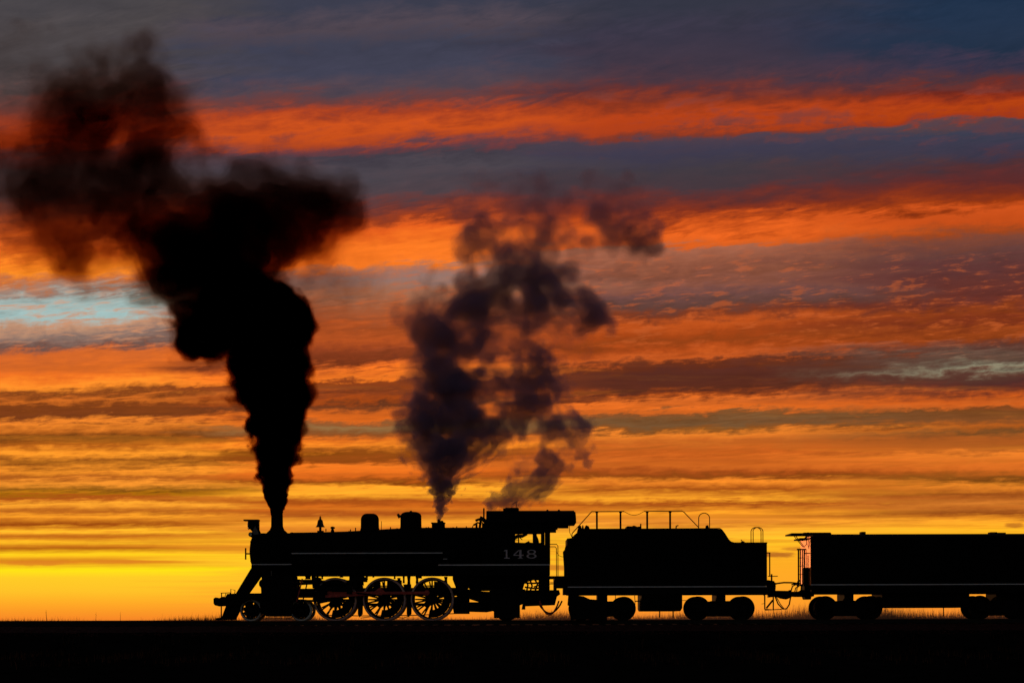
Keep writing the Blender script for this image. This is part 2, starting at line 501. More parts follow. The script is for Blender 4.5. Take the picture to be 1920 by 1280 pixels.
def arc(cx, cy_, r, a0, a1, n):
    return [(cx + r * math.cos(R(a0 + (a1 - a0) * i / n)), cy_ + r * math.sin(R(a0 + (a1 - a0) * i / n))) for i in range(n + 1)]


SM = R(35)
RAIL_TOP = ZC - 0.045

# ------------------------------------------------------------------ ground
rng = np.random.default_rng(3)


def ground_z(x, y):
    k = np.interp(y, [-9, -5.2, -1.6, 4.6, 8.0, 14, 60], [0.0, 0.02, 0.88, 0.90, 0.72, 0.78, 0.82])
    k = k + 0.05 * np.sin(x * 0.9 + 2.1 * np.sin(y * 0.35)) * np.sin(y * 0.8 + 1.3 * np.sin(x * 0.4)) * np.clip((np.abs(y - 1.45) - 3.0) / 3.0, 0, 1)
    k = np.where(y > 300, 0.82, k)
    return k


xs_ = np.concatenate([np.linspace(-6000, -60, 14), np.linspace(-45, 45, 181), np.linspace(60, 6000, 14)])
ys_ = np.concatenate([np.linspace(-400, -60, 8), np.linspace(-50, -10, 81), np.linspace(-9.5, 20, 119), np.linspace(22, 120, 40), np.array([200, 400, 900, 2000, 4000, 9000])])
gx, gy = np.meshgrid(xs_, ys_, indexing='ij')
gz = ground_z(gx, gy)
near = (np.abs(gx) < 50) & (gy > -60) & (gy < 60) & ((gy < -1.8) | (gy > 4.8))
gz = gz + near * rng.normal(0, 0.018, gz.shape)
nx_, ny_ = gx.shape
verts = np.stack([gx.ravel(), gy.ravel(), gz.ravel()], 1)
idx = np.arange(nx_ * ny_).reshape(nx_, ny_)
faces = np.stack([idx[:-1, :-1].ravel(), idx[1:, :-1].ravel(), idx[1:, 1:].ravel(), idx[:-1, 1:].ravel()], 1)
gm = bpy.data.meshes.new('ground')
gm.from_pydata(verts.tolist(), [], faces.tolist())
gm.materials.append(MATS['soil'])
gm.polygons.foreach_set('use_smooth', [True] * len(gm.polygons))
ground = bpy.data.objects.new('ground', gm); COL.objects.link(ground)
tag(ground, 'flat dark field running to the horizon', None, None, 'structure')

# ------------------------------------------------------------------ the track
track = thing('railway_track', 'single railway track on dark ballast under the train', 'railway track', None, (0, YC, RAIL_TOP - 0.17))
for yy in (YC - 0.7525, YC + 0.7525):
    m = MB()
    prof = [(-0.07, -0.17), (0.07, -0.17), (0.07, -0.155), (0.012, -0.13), (0.012, -0.05), (0.036, -0.035), (0.036, 0.0), (-0.036, 0.0), (-0.036, -0.035), (-0.012, -0.05), (-0.012, -0.13), (-0.07, -0.155)]
    m.yz_prism([(yy + a, RAIL_TOP + b) for a, b in prof], -60, 60)
    m.build('rail', 'rail_steel', track)
tm = None
for i in range(106):
    x = -29.0 + i * 0.555 + random.uniform(-0.03, 0.03)
    if tm is None:
        m = MB(); m.box(-0.11, 0.11, YC - 1.28, YC + 1.28, -0.36, -0.175)
        t0 = m.build('tie', 'tie_wood', track, bevel=0.008); tm = t0.data
        o = t0
    else:
        o = bpy.data.objects.new('tie', tm); COL.objects.link(o); attach(o, track)
    o.location = (x, random.uniform(-0.04, 0.04), RAIL_TOP); o.rotation_euler = (0, 0, random.uniform(-0.015, 0.015))

# ballast bed
bx = np.linspace(-60, 60, 601); by = np.array([-1.75, -1.2, -0.75, -0.3, 0.4, 0.9, 1.45, 2.0, 2.5, 3.2, 3.65, 4.1, 4.65])
bz = np.array([0.84, 0.97, 1.07, 1.09, 1.08, 1.075, 1.07, 1.075, 1.08, 1.09, 1.07, 0.97, 0.84])
gx, gy = np.meshgrid(bx, by, indexing='ij')
gz = np.tile(bz, (len(bx), 1)) + rng.normal(0, 0.014, gx.shape)
verts = np.stack([gx.ravel(), gy.ravel(), gz.ravel()], 1)
idx = np.arange(gx.size).reshape(gx.shape)
faces = np.stack([idx[:-1, :-1].ravel(), idx[1:, :-1].ravel(), idx[1:, 1:].ravel(), idx[:-1, 1:].ravel()], 1)
me = bpy.data.meshes.new('ballast_bed'); me.from_pydata(verts.tolist(), [], faces.tolist()); me.materials.append(MATS['ballast'])
bed = bpy.data.objects.new('ballast_bed', me); COL.objects.link(bed)
tag(bed, 'dark crushed stone bed under the track', None, None, 'structure')
# loose stones on its near shoulder
sv, sf = [], []
for i in range(5200):
    x = random.uniform(-24, 24); y = random.uniform(-2.3, -0.1)
    z = float(np.interp(y, by, bz)) if y > -1.75 else float(ground_z(np.array(x), np.array(y)))
    r = random.uniform(0.02, 0.05)
    b = len(sv)
    for k in range(4):
        a = random.random() * 0.9 + k * 1.57
        sv.append((x + r * math.cos(a), y + r * math.sin(a), z - 0.005 + random.uniform(-0.2, 0.3) * r))
    sv.append((x + random.uniform(-.3, .3) * r, y + random.uniform(-.3, .3) * r, z + r * random.uniform(0.5, 1.0)))
    for k in range(4): sf.append((b + k, b + (k + 1) % 4, b + 4))
me = bpy.data.meshes.new('ballast_stones'); me.from_pydata(sv, [], sf); me.materials.append(MATS['ballast'])
tag(bpy.data.objects.new('ballast_stones', me), 'loose dark stones along the near side of the track', 'stones', None, 'stuff')
COL.objects.link(bpy.data.objects['ballast_stones'])


# ------------------------------------------------------------------ grass
def grass(name, label, material, count, place, height, width):
    v, f = [], []
    for i in range(count):
        x, y = place()
        hh = height(x, y)
        if hh <= 0.02: continue
        hh *= random.uniform(0.55, 1.0)
        z = float(np.interp(y, [-9, -5.2, -1.6, 4.6, 8.0, 14, 60], [0.0, 0.02, 0.88, 0.90, 0.72, 0.78, 0.82])) - 0.03
        a = random.uniform(0, math.pi); w = random.uniform(0.6, 1.2) * width
        lean = random.uniform(0, 0.28) * hh; la = random.uniform(0, 2 * math.pi)
        lx, ly = lean * math.cos(la), lean * math.sin(la)
        cx_, sx_ = math.cos(a) * w, math.sin(a) * w
        b = len(v)
        v += [(x - cx_, y - sx_, z), (x + cx_, y + sx_, z), (x + lx * .35 + cx_ * .7, y + ly * .35 + sx_ * .7, z + hh * .6),
              (x + lx * .35 - cx_ * .7, y + ly * .35 - sx_ * .7, z + hh * .6), (x + lx, y + ly, z + hh)]
        f += [(b, b + 1, b + 2, b + 3), (b + 3, b + 2, b + 4)]
    me = bpy.data.meshes.new(name); me.from_pydata(v, [], f); me.materials.append(MATS[material])
    o = bpy.data.objects.new(name, me); COL.objects.link(o)
    tag(o, label, 'grass', None, 'stuff')
    return o


def patchy(x, y): return 0.75 + 0.25 * math.sin(x * 0.7 + math.sin(y)) * math.sin(x * 0.23 + 1.0) + random.uniform(-.12, .12)


def tall_h(x, y):
    k = min(max((x - 0.5) / 9.0, 0.0), 1.0)
    return (0.80 + 0.34 * k + 0.03 * (y - 5)) * patchy(x, y)


grass('grass', 'tall dry grass glowing behind the tender and the rear car', 'dry_grass', 60000,
      lambda: (random.uniform(-12, 25), random.uniform(5.0, 16.0)), tall_h, 0.010)
grass('field_grass', 'dark low grass along the horizon to the left of the locomotive', 'dark_grass', 30000,
      lambda: (random.uniform(-30, -2), random.uniform(5.2, 24.0)), lambda x, y: (0.62 + 0.012 * (y - 5) + 0.62 * math.exp(-((x - X(352, 10)) / (1.7 if x < X(352, 10) else 0.9)) ** 2)) * patchy(x, y), 0.012)
grass('verge_grass', 'sparse dark grass tufts on the near side of the track', 'dark_grass', 6000,
      lambda: (random.uniform(-26, 26), random.triangular(-30.0, -2.2, -3.5)), lambda x, y: 0.26 * max(0, math.sin(x * 1.7 + math.sin(y * 2)) + 0.3), 0.010)

# thin stalks standing above the horizon on the left
for (pa, pb, pc, pd, w, lab) in ((88, 1168, 86.5, 1140, 0.020, 'tall leaning dry stalk near the left edge of the horizon, tallest of the four'),
                                 (145, 1166, 144, 1153, 0.014, 'short thin dry stalk on the horizon, second from the left'),
                                 (178, 1167, 180.5, 1144, 0.013, 'thin dry stalk leaning right on the horizon, third from the left'),
                                 (225, 1166, 226, 1144, 0.012, 'upright thin dry stalk on the horizon nearest the locomotive')):
    y = 11.0
    m = MB()
    p0, p1 = Vector((X(pa, y), y, 0.74)), Vector((X(pc, y), y, Z(pd, y)))
    m.tube([p0, p0.lerp(p1, .4) + Vector((.01, 0, 0)), p0.lerp(p1, .75), p1], [w, w * .8, w * .5, w * .2], 6)
    for k in range(5):
        q = p0.lerp(p1, 0.55 + 0.08 * k)
        m.tube([q, q + Vector((random.choice((-1, 1)) * random.uniform(.02, .06), random.uniform(-.03, .03), random.uniform(.04, .09)))], [w * .3, w * .12], 4)
    o = m.build('dry_stalk', 'stalk')
    tag(o, lab, 'stalk', 'dry stalks on the left horizon')


# ------------------------------------------------------------------ rolling stock: wheels
def place(o, parent, loc, rot=0.0, far=False):
    o.location = loc
    o.rotation_euler = (0, rot, 0)
    if far: o.scale = (1, -1, 1)
    attach(o, parent)
    return o


def copy_tree(o, parent=None):
    c = o.copy(); COL.objects.link(c)
    if parent is not None: attach(c, parent)
    for ch in o.children:
        d = ch.copy(); COL.objects.link(d); d.parent = c; d.matrix_parent_inverse = Matrix.Identity(4)
    return c


def ring_sector(m, r0, r1, a0, a1, y0, y1, n=14):
    p = [(r1 * math.cos(R(a0 + (a1 - a0) * i / n)), r1 * math.sin(R(a0 + (a1 - a0) * i / n))) for i in range(n + 1)]
    q = [(r0 * math.cos(R(a1 - (a1 - a0) * i / n)), r0 * math.sin(R(a1 - (a1 - a0) * i / n))) for i in range(n + 1)]
    m.xz_prism(p + q, y0, y1)


def spoked_wheel(name, r, spokes, crank, spoke_w, weight, tyre_mat):
    m = MB()
    m.lathe([(r - 0.055, -0.05), (r - 0.055, 0.05), (r - 0.10, 0.04), (r - 0.10, -0.04)], (0, 0, 0), 'Y', 48, True)
    m.lathe([(0.05, -0.12), (0.13, -0.10), (0.14, 0.08), (0.05, 0.09)], (0, 0, 0), 'Y', 20)
    for k in range(spokes):
        a = 2 * math.pi * (k + 0.5) / spokes
        c, s_ = math.cos(a), math.sin(a)
        w0, w1 = spoke_w * 0.62, spoke_w * 0.42
        r0, r1 = 0.12, r - 0.11
        m.xz_prism([(c * r0 - s_ * w0, s_ * r0 + c * w0), (c * r1 - s_ * w1, s_ * r1 + c * w1),
                    (c * r1 + s_ * w1, s_ * r1 - c * w1), (c * r0 + s_ * w0, s_ * r0 - c * w0)], -0.03, 0.03)
    if crank:
        m.lathe([(0.13, -0.09), (0.14, 0.06)], (crank, 0, 0), 'Y', 18)
        m.xz_prism([(0, -0.15), (crank, -0.12), (crank, 0.12), (0, 0.15)], -0.085, 0.05)
    w = m.build(name, 'black_iron', None, SM)
    m = MB()
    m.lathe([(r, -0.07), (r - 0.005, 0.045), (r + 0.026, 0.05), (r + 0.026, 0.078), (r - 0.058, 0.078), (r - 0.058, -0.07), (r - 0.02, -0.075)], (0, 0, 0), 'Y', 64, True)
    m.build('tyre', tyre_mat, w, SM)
    if weight:
        m = MB()
        ring_sector(m, r * 0.50, r - 0.11, 180 - weight, 180 + weight, -0.075, 0.045)
        m.build('counterweight', 'black_iron', w)
    return w


def disc_wheel(name, r):
    m = MB()
    m.lathe([(0.03, -0.10), (0.12, -0.10), (0.14, -0.03), (r * 0.75, -0.01), (r - 0.07, -0.05), (r - 0.07, 0.05), (r * 0.7, 0.03), (0.14, 0.06), (0.03, 0.07)], (0, 0, 0), 'Y', 36)
    w = m.build(name, 'black_iron', None, SM)
    m = MB()
    m.lathe([(r, -0.07), (r - 0.004, 0.045), (r + 0.026, 0.05), (r + 0.026, 0.075), (r - 0.072, 0.075), (r - 0.072, -0.065)], (0, 0, 0), 'Y', 48, True)
    m.build('tyre', 'black_iron', w, SM)
    return w


WY, WYF = YC - 0.775, YC + 0.775


def axle_pair(proto, root, px, r, rot=0.0, quarter=True, used=[None]):
    x = X(px, WY)
    z = RAIL_TOP + r
    first = proto if proto.parent is None else copy_tree(proto)
    place(first, root, (x, WY, z), rot)
    f = copy_tree(first)
    place(f, root, (x, WYF, z), rot - (math.pi / 2 if quarter else 0), True)
    m = MB(); m.lathe([(0.085, WY + 0.05), (0.085, WYF - 0.05)], (x, 0, z), 'Y', 12)
    m.build('axle', 'black_iron', root)
    return x, z


# ------------------------------------------------------------------ the locomotive
loco = thing('steam_locomotive', 'black steam locomotive in silhouette with smoking stack and numbered cab', 'locomotive', None, (X(730), YC, RAIL_TOP))
BZ = Z(1032.5, YC)            # boiler axis
XC = lambda px: X(px, YC)
ZCn = lambda py: Z(py, YC)


def boiler_r(py): return ZCn(py) - BZ


# boiler: smokebox, tapered course, firebox wrapper
m = MB()
m.lathe([(boiler_r(996.5), XC(545)), (boiler_r(996), XC(600)), (boiler_r(994.5), XC(655)), (boiler_r(989.5), XC(745)), (boiler_r(988), XC(800)), (boiler_r(988), XC(915))], (0, YC, BZ), 'X', 48)
boiler = m.build('boiler', 'black_paint', loco, SM)
for px, py in ((548, 996.5), (600, 996), (655, 994.5), (700, 992), (745, 989.5), (800, 988), (850, 988)):
    m = MB(); r = boiler_r(py) + 0.012
    m.lathe([(r, XC(px) - 0.03), (r, XC(px) + 0.03), (r - 0.05, XC(px) + 0.03), (r - 0.05, XC(px) - 0.03)], (0, YC, BZ), 'X', 48, True)
    m.build('boiler_band', 'black_iron', boiler, SM)
m = MB(); r = boiler_r(997.5)
m.lathe([(r, XC(479)), (r, XC(545))], (0, YC, BZ), 'X', 48)
smokebox = m.build('smokebox', 'soot_black', loco, SM)
m = MB()
m.lathe([(r * 0.98, XC(479)), (r * 0.97, XC(476.5)), (r * 0.80, XC(475.5)), (r * 0.78, XC(473.5)), (r * 0.62, XC(471.5)), (r * 0.3, XC(469.5)), (0.05, XC(469))], (0, YC, BZ), 'X', 40)
m.build('smokebox_door', 'soot_black', smokebox, SM)
m = MB()
m.tube([(XC(470), YC, BZ - 0.08), (XC(461), YC, BZ - 0.08)], 0.03, 8)
m.tube([(XC(461), YC, BZ - 0.08 - 0.24), (XC(461), YC, BZ - 0.08 + 0.24)], 0.032, 8)
m.tube([(XC(462.5), YC - 0.2, BZ - 0.08), (XC(462.5), YC + 0.2, BZ - 0.08)], 0.026, 8)
m.build('door_handle', 'black_iron', smokebox)
for k in range(10):
    a = 2 * math.pi * k / 10
    m = MB(); q = (XC(476), YC + r * 0.88 * math.cos(a), BZ + r * 0.88 * math.sin(a))
    m.tube([q, (q[0] - 0.07, q[1], q[2])], 0.035, 6)
    m.build('door_clamp', 'black_iron', smokebox)

# stack
m = MB()
z0, z1 = ZCn(999), ZCn(957)
rs = 11.2 * S
m.lathe([(rs * 2.0, z0 - 0.06), (rs * 1.75, z0 + 0.05), (rs * 1.25, z0 + 0.16), (rs * 1.02, z0 + 0.30), (rs * 0.98, z1 - 0.06), (rs * 1.06, z1 - 0.05), (rs * 1.06, z1), (rs * 0.86, z1), (rs * 0.84, z0 + 0.3)],
        (XC(520), YC, 0), 'Z', 32)
m.build('smokestack', 'soot_black', loco, SM)

# headlight with its visor, bracket and lamps
hx, hy = XC(476.5), YC
m = MB()
m.box(XC(467.5), XC(486), YC - 0.24, YC + 0.24, ZCn(990), ZCn(975))
m.prism([(470, 990), (486, 990), (490, 1000), (478, 1000)], YC - 0.16, YC + 0.16, YC)
head = m.build('headlight', 'black_paint', loco, bevel=0.015)
m = MB(); m.box(XC(458.5), XC(486.5), YC - 0.28, YC + 0.28, ZCn(975) + 0.004, ZCn(972.3)); m.build('visor', 'black_paint', head)
m = MB(); m.lathe([(0.17, 0.0), (0.19, -0.03), (0.15, -0.05), (0.05, -0.06)], (XC(467.5), YC, ZCn(982.5)), 'X', 24); m.build('lens', 'glass_lens', head, SM)
m = MB(); m.lathe([(0.06, -0.09), (0.10, -0.07), (0.10, 0.06), (0.05, 0.10)], (X(471, 0.75), 0.75, Z(1000, 0.75)), 'Y', 16)
m.tube([(X(471, 0.75), 0.75, Z(1003, 0.75)), (X(476, 0.85), 0.85, Z(1007, 0.85))], 0.03, 6)
lamp = m.build('marker_lamp', 'black_iron', loco, SM)
m = MB(); m.lathe([(0.055, 0.0), (0.055, -0.02), (0.02, -0.03)], (X(471, 0.75), 0.655, Z(1000, 0.75)), 'Y', 14); m.build('lens', 'glass_lens', lamp, SM)
l2 = mirror_copy(lamp, loco)
m = MB(); m.prism([(479, 984), (486, 999), (474, 1001), (472.5, 996)], 0.92, 0.95, 0.92)
m.build('lit_bracket', 'pale_grey', loco)  # bracket by the headlight; the light it catches is put into its grey

# bell on its yoke
m = MB()
bz0 = ZCn(986.5)
m.lathe([(9.2 * S, bz0), (8.4 * S, bz0 + 0.02), (6.2 * S, bz0 + 0.09), (5.4 * S, bz0 + 0.20), (4.6 * S, bz0 + 0.28), (2.0 * S, bz0 + 0.33), (1.7 * S, bz0 + 0.41), (0.6 * S, bz0 + 0.46)], (XC(601), YC, 0), 'Z', 24)
bell = m.build('bell', 'brass', loco, SM)
m = MB()
m.box(XC(596), XC(607), YC - 0.18, YC + 0.18, ZCn(998), ZCn(993.5))
m.box(XC(599), XC(603.2), YC - 0.05, YC + 0.05, ZCn(994), ZCn(985))
m.tube([(XC(601), YC - 0.24, ZCn(994)), (XC(601), YC - 0.24, ZCn(975)), (XC(601), YC, ZCn(973)), (XC(601), YC + 0.24, ZCn(975)), (XC(601), YC + 0.24, ZCn(994))], 0.03, 6)
m.build('bell_yoke', 'black_iron', bell)
# small valve behind the bell
m = MB()
m.lathe([(0.09, ZCn(997)), (0.06, ZCn(992)), (0.05, ZCn(990)), (0.085, ZCn(989.5)), (0.085, ZCn(986.5)), (0.03, ZCn(985.5))], (XC(624), YC, 0), 'Z', 14)
m.box(XC(624), XC(628.5), YC - 0.04, YC + 0.04, ZCn(989.5), ZCn(987))
m.build('relief_valve', 'black_iron', loco)
for px, hpx in ((612, 4), (658, 3), (667.5, 6), (716, 15), (733, 4), (804, 4), (846, 3), (857, 5), (875, 5)):
    m = MB(); m.tube([(XC(px), YC - 0.1, ZCn(995)), (XC(px), YC - 0.1, ZCn(991 - hpx) if px > 700 else ZCn(994 - hpx))], 0.022 if hpx < 10 else 0.012, 6)
    m.build('boiler_fitting', 'black_iron', loco)

# domes
def dome(name, px, rpx, top, base, flat, whistle):
    m = MB()
    zb, zt = ZCn(base) - 0.20, ZCn(top)
    r = rpx * S * (CAM_D + YC) / CAM_D
    prof = [(r * 1.22, zb), (r * 1.10, zb + 0.16), (r * 1.01, zb + 0.28), (r, zt - flat * 0.62)]
    for k in range(1, 8):
        a = R(90 * k / 8)
        prof.append((r * (1 - flat * 0.0) * (0.55 + 0.45 * math.cos(a)) if flat < 0.2 else r * (0.35 + 0.65 * math.cos(a)), zt - flat * 0.62 * (1 - math.sin(a))))
    prof.append((0.02, zt))
    m.lathe(prof, (XC(px), YC, 0), 'Z', 32)
    return m.build(name, 'black_paint', loco, SM)


d1 = dome('sand_dome', 694, 17.0, 961.5, 992, 0.42, False)
d2 = dome('steam_dome', 771, 19.7, 958.5, 990, 0.30, True)
m = MB(); m.tube([(XC(771), YC, ZCn(959)), (XC(771), YC, ZCn(956.5))], 0.05, 8); m.build('dome_cap', 'black_iron', d2)
m = MB()
m.tube([(XC(756), YC - .1, ZCn(969)), (XC(750.5), YC - .1, ZCn(966.5))], 0.05, 8)
m.tube([(XC(750.5), YC - .1, ZCn(969.5)), (XC(746.5), YC - .1, ZCn(962.5))], [0.07, 0.05], 8)
m.build('whistle', 'brass', d2)

# safety valves
m = MB()
m.box(XC(810.5), XC(834.5), YC - 0.28, YC + 0.28, ZCn(992), ZCn(980.5))
m.box(XC(809), XC(835.5), YC - 0.31, YC + 0.31, ZCn(980.5) + 0.003, ZCn(979))
sv_ = m.build('safety_valve_turret', 'black_paint', loco)
for px, k in ((823.5, 1.0), (829, 0.55)):
    m = MB(); m.lathe([(0.07, ZCn(979)), (0.07, ZCn(979) + 0.10 * k), (0.045, ZCn(979) + 0.14 * k), (0.03, ZCn(979) + 0.16 * k)], (XC(px), YC, 0), 'Z', 12)
    m.build('safety_valve', 'black_iron', sv_)

# running boards with white edges
for far in (False, True):
    m = MB()
    m.pbox(546, 1033.6, 832, 1037.6, 0.02, 0.62)
    rb = m.build('running_board', 'black_paint', loco)
    m = MB(); m.pbox(547, 1034.7, 830, 1036.5, 0.016, 0.0205); m.build('white_stripe', 'white_paint', rb)
    m = MB(); m.pbox(472, 1054.4, 547.5, 1058.4, 0.02, 0.62)
    rl = m.build('running_board', 'black_paint', loco)
    m = MB(); m.pbox(473, 1055.3, 547, 1057.0, 0.016, 0.0205); m.build('white_stripe', 'white_paint', rl)
    m = MB(); m.pbox(830, 1044.8, 842, 1060, 0.02, 0.62)
    rs_ = m.build('running_board_step', 'black_paint', loco)
    m = MB(); m.pbox(831, 1046.4, 839, 1047.4, 0.016, 0.0205); m.build('white_stripe', 'white_paint', rs_)
    if far:
        for o in (rb, rl, rs_):
            mirror_copy(o, loco)
            for ch in list(o.children): bpy.data.objects.remove(ch)
            bpy.data.objects.remove(o)

# air tanks and pipes under the running boards
for side in (0, 1):
    for (a, b, py, rr, yy) in ((560, 690, 1052, 13, 0.36), (700, 826, 1054, 13, 0.36)):
        m = MB(); x0, x1 = X(a, yy), X(b, yy); q = rr * S
        m.lathe([(0.04, x0), (q * 0.7, x0 + 0.03), (q, x0 + 0.12), (q, x1 - 0.12), (q * 0.7, x1 - 0.03), (0.04, x1)], (0, yy, Z(py, yy)), 'X', 20)
        o = m.build('air_tank', 'black_paint', loco, SM)
        if side:
            mirror_copy(o, loco); bpy.data.objects.remove(o)
m = MB()
m.pbox(489, 1060, 852, 1077.5, YC - 0.62, YC + 0.62)
m.build('boiler_saddle', 'soot_black', loco)
m = MB(); m.pbox(575, 1064, 850, 1077.2, 0.30, 0.36)
vl = m.build('valance', 'black_paint', loco); mirror_copy(vl, loco)
m = MB()
for py, a, b in ((1072, 560, 880), (1068, 548, 820)):
    m.ptube([(a, py), (b, py)], 0.28, 1.6)
m.build('pipe_run', 'black_iron', loco)

# cylinders
for side in (0, 1):
    m = MB()
    m.prism([(490.5, 1076), (545.5, 1076), (546, 1086), (547.5, 1088), (547.5, 1144), (545, 1150), (539, 1153.5), (500, 1153.5), (492.5, 1149), (489.5, 1142), (489.5, 1106), (488.5, 1090), (490.5, 1086)], 0.10, 0.85, 0.10)
    c = m.build('cylinder', 'black_paint', loco, bevel=0.03)
    m = MB(); xx = X(490, 0.3)
    m.lathe([(0.10, -0.06), (0.30, -0.04), (0.33, 0.0)], (xx, 0.42, Z(1124, 0.42)), 'X', 24)
    m.lathe([(0.08, -0.10), (0.16, -0.04), (0.17, 0.0)], (xx, 0.42, Z(1092, 0.42)), 'X', 20)
    m.build('cylinder_cover', 'black_iron', c, SM)
    m = MB(); m.ptube([(509, 1077), (509, 1068)], 0.08, 0.7); m.build('indicator_plug', 'pale_grey', c)
    if side:
        mirror_copy(c, loco)
        for ch in list(c.children): bpy.data.objects.remove(ch)
        bpy.data.objects.remove(c)
m = MB(); m.pbox(496, 1060, 542, 1110, 0.6, 2.3); m.build('cylinder_saddle', 'soot_black', loco)
# drain pipes below the cylinders
m = MB(); m.ptube([(492, 1157.6), (545, 1157.6)], 0.5, 0.8); m.ptube([(545, 1157.6), (552, 1150)], 0.5, 0.8); m.build('drain_pipe', 'black_iron', loco)

# frame
m = MB()
for yy in (YC - 0.55, YC + 0.45):
    m.prism([(446, 1112), (495, 1112), (560, 1102), (690, 1101), (860, 1101), (905, 1108), (1010, 1112), (1010, 1132), (905, 1130), (860, 1116), (690, 1116), (560, 1118), (495, 1128), (470, 1128), (446, 1132)], yy, yy + 0.10, YC)
frame = m.build('frame', 'black_iron', loco)
m = MB()
for px in (600, 675, 765, 860): m.pbox(px - 3, 1096, px + 3, 1120, YC - 0.5, YC + 0.5)
m.build('frame_stretcher', 'black_iron', frame)

# wheels
DR = 40.2 * S
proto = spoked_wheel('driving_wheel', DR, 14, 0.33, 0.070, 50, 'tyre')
PIN_A = math.radians(-128)            # turned so the crank pins sit up and forward
PINS = []
for px in (628.5, 720.6, 810.2):
    x, z = axle_pair(proto, loco, px, DR, PIN_A)
    PINS.append((x + 0.33 * math.cos(-PIN_A), z + 0.33 * math.sin(-PIN_A)))
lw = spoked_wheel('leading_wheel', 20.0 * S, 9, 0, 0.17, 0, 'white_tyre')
for px in (470.8, 564.6): axle_pair(lw, loco, px, 20.0 * S, 0.2, False)
tw = spoked_wheel('trailing_wheel', 24.0 * S, 10, 0, 0.17, 0, 'black_iron')
axle_pair(tw, loco, 950, 24.0 * S, 0.1, False)


def rod(name, p, q, w0, w1, y0, y1, boss, material='rod_red'):
    m = MB()
    d = Vector((q[0] - p[0], q[1] - p[1])); n = Vector((-d.y, d.x)).normalized()
    pts = [(p[0] + n.x * w0, p[1] + n.y * w0), (q[0] + n.x * w1, q[1] + n.y * w1), (q[0] - n.x * w1, q[1] - n.y * w1), (p[0] - n.x * w0, p[1] - n.y * w0)]
    m.xz_prism(pts, y0, y1)
    for c, b in ((p, boss[0]), (q, boss[1])):
        m.lathe([(b * .6, y0 - 0.03), (b, y0 - 0.02), (b, y1 + 0.02), (b * .6, y1 + 0.03)], (c[0], 0, c[1]), 'Y', 18)
    return m.build(name, material, loco, SM)


ys0 = WY - 0.20
rod('side_rod', PINS[0], PINS[1], 0.055, 0.055, ys0, ys0 + 0.06, (0.11, 0.12))
rod('side_rod', PINS[1], PINS[2], 0.055, 0.055, ys0 - 0.002, ys0 + 0.058, (0.12, 0.11))
xh = (X(600, ys0 - .1), Z(1117, ys0 - .1))
rod('main_rod', xh, PINS[1], 0.05, 0.085, ys0 - 0.12, ys0 - 0.05, (0.09, 0.15))
m = MB()
m.prism([(696, 1112.5), (711, 1100.5), (714, 1100.5), (727, 1112.5)], ys0 - 0.13, ys0 - 0.045, ys0 - 0.13)
m.build('rod_end', 'rod_red', loco)
fs = [(p[0] - 0.0, p[1]) for p in PINS]
far_pins = []
for px in (628.5, 720.6, 810.2):
    a = -(PIN_A - math.pi / 2)
    far_pins.append((X(px, WY) + 0.33 * math.cos(a), RAIL_TOP + DR + 0.33 * math.sin(a)))
yf = WYF + 0.14
rod('side_rod', far_pins[0], far_pins[1], 0.055, 0.055, yf, yf + 0.06, (0.11, 0.12), 'black_iron')
rod('side_rod', far_pins[1], far_pins[2], 0.055, 0.055, yf + 0.002, yf + 0.062, (0.12, 0.11), 'black_iron')

# crosshead, guides and valve gear
for side in (0, 1):
    parts = []
    yv_ = ys0 - 0.14
    m = MB(); m.pbox(547, 1107, 612, 1110.6, yv_, yv_ + 0.14); m.pbox(547, 1122.5, 612, 1126, yv_, yv_ + 0.14); parts.append(m.build('crosshead_guide', 'black_iron', loco))
    m = MB(); m.prism([(588, 1109), (609, 1109), (611, 1124), (586, 1124)], yv_ - 0.03, yv_ + 0.17, yv_); parts.append(m.build('crosshead', 'black_iron', loco, bevel=0.01))
    m = MB(); m.ptube([(547, 1116.5), (590, 1116.5)], yv_ + .07, 1.8); parts.append(m.build('piston_rod', 'black_iron', loco))
    m = MB(); m.ptube([(567, 1083), (563, 1100), (556.5, 1126)], yv_ - .06, 1.4); parts.append(m.build('combination_lever', 'rod_red' if not side else 'black_iron', loco))
    m = MB(); m.ptube([(556, 1134), (562, 1133.5), (574, 1134)], yv_ - .05, 0.8); parts.append(m.build('union_link', 'black_iron', loco))
    m = MB(); m.ptube([(548, 1092), (566, 1091), (600, 1090), (668, 1093)], yv_ - .02, 2.0); parts.append(m.build('radius_rod', 'black_iron', loco))
    m = MB(); m.ptube([(548, 1086), (585, 1086)], yv_ + .04, 1.6); m.ptube([(548, 1103.5), (600, 1103.5)], yv_ + .03, 2.2); parts.append(m.build('valve_rod', 'black_iron', loco))
    m = MB(); m.prism(arc(640, 1094, 30, -22, 22, 8) + arc(640, 1094, 22, 22, -22, 8), yv_ - .05, yv_ + .02, yv_); m.pbox(655, 1078, 682, 1088, yv_ - .02, yv_ + .12); m.pbox(650, 1088, 660, 1112, yv_ - .02, yv_ + .08)
    parts.append(m.build('expansion_link', 'black_iron', loco))
    m = MB(); m.ptube([(PINS[1][0] / S + 960 + 6, 1116), (668, 1110)], yv_ - .08, 1.6); parts.append(m.build('eccentric_rod', 'black_iron', loco))
    m = MB(); m.prism([(584, 1079), (592, 1079), (600, 1096), (650, 1100), (655, 1106), (600, 1106), (586, 1100)], yv_ + .02, yv_ + .06, yv_); parts.append(m.build('motion_bracket', 'black_iron', loco))
    if side:
        for o in parts: mirror_copy(o, loco); bpy.data.objects.remove(o)

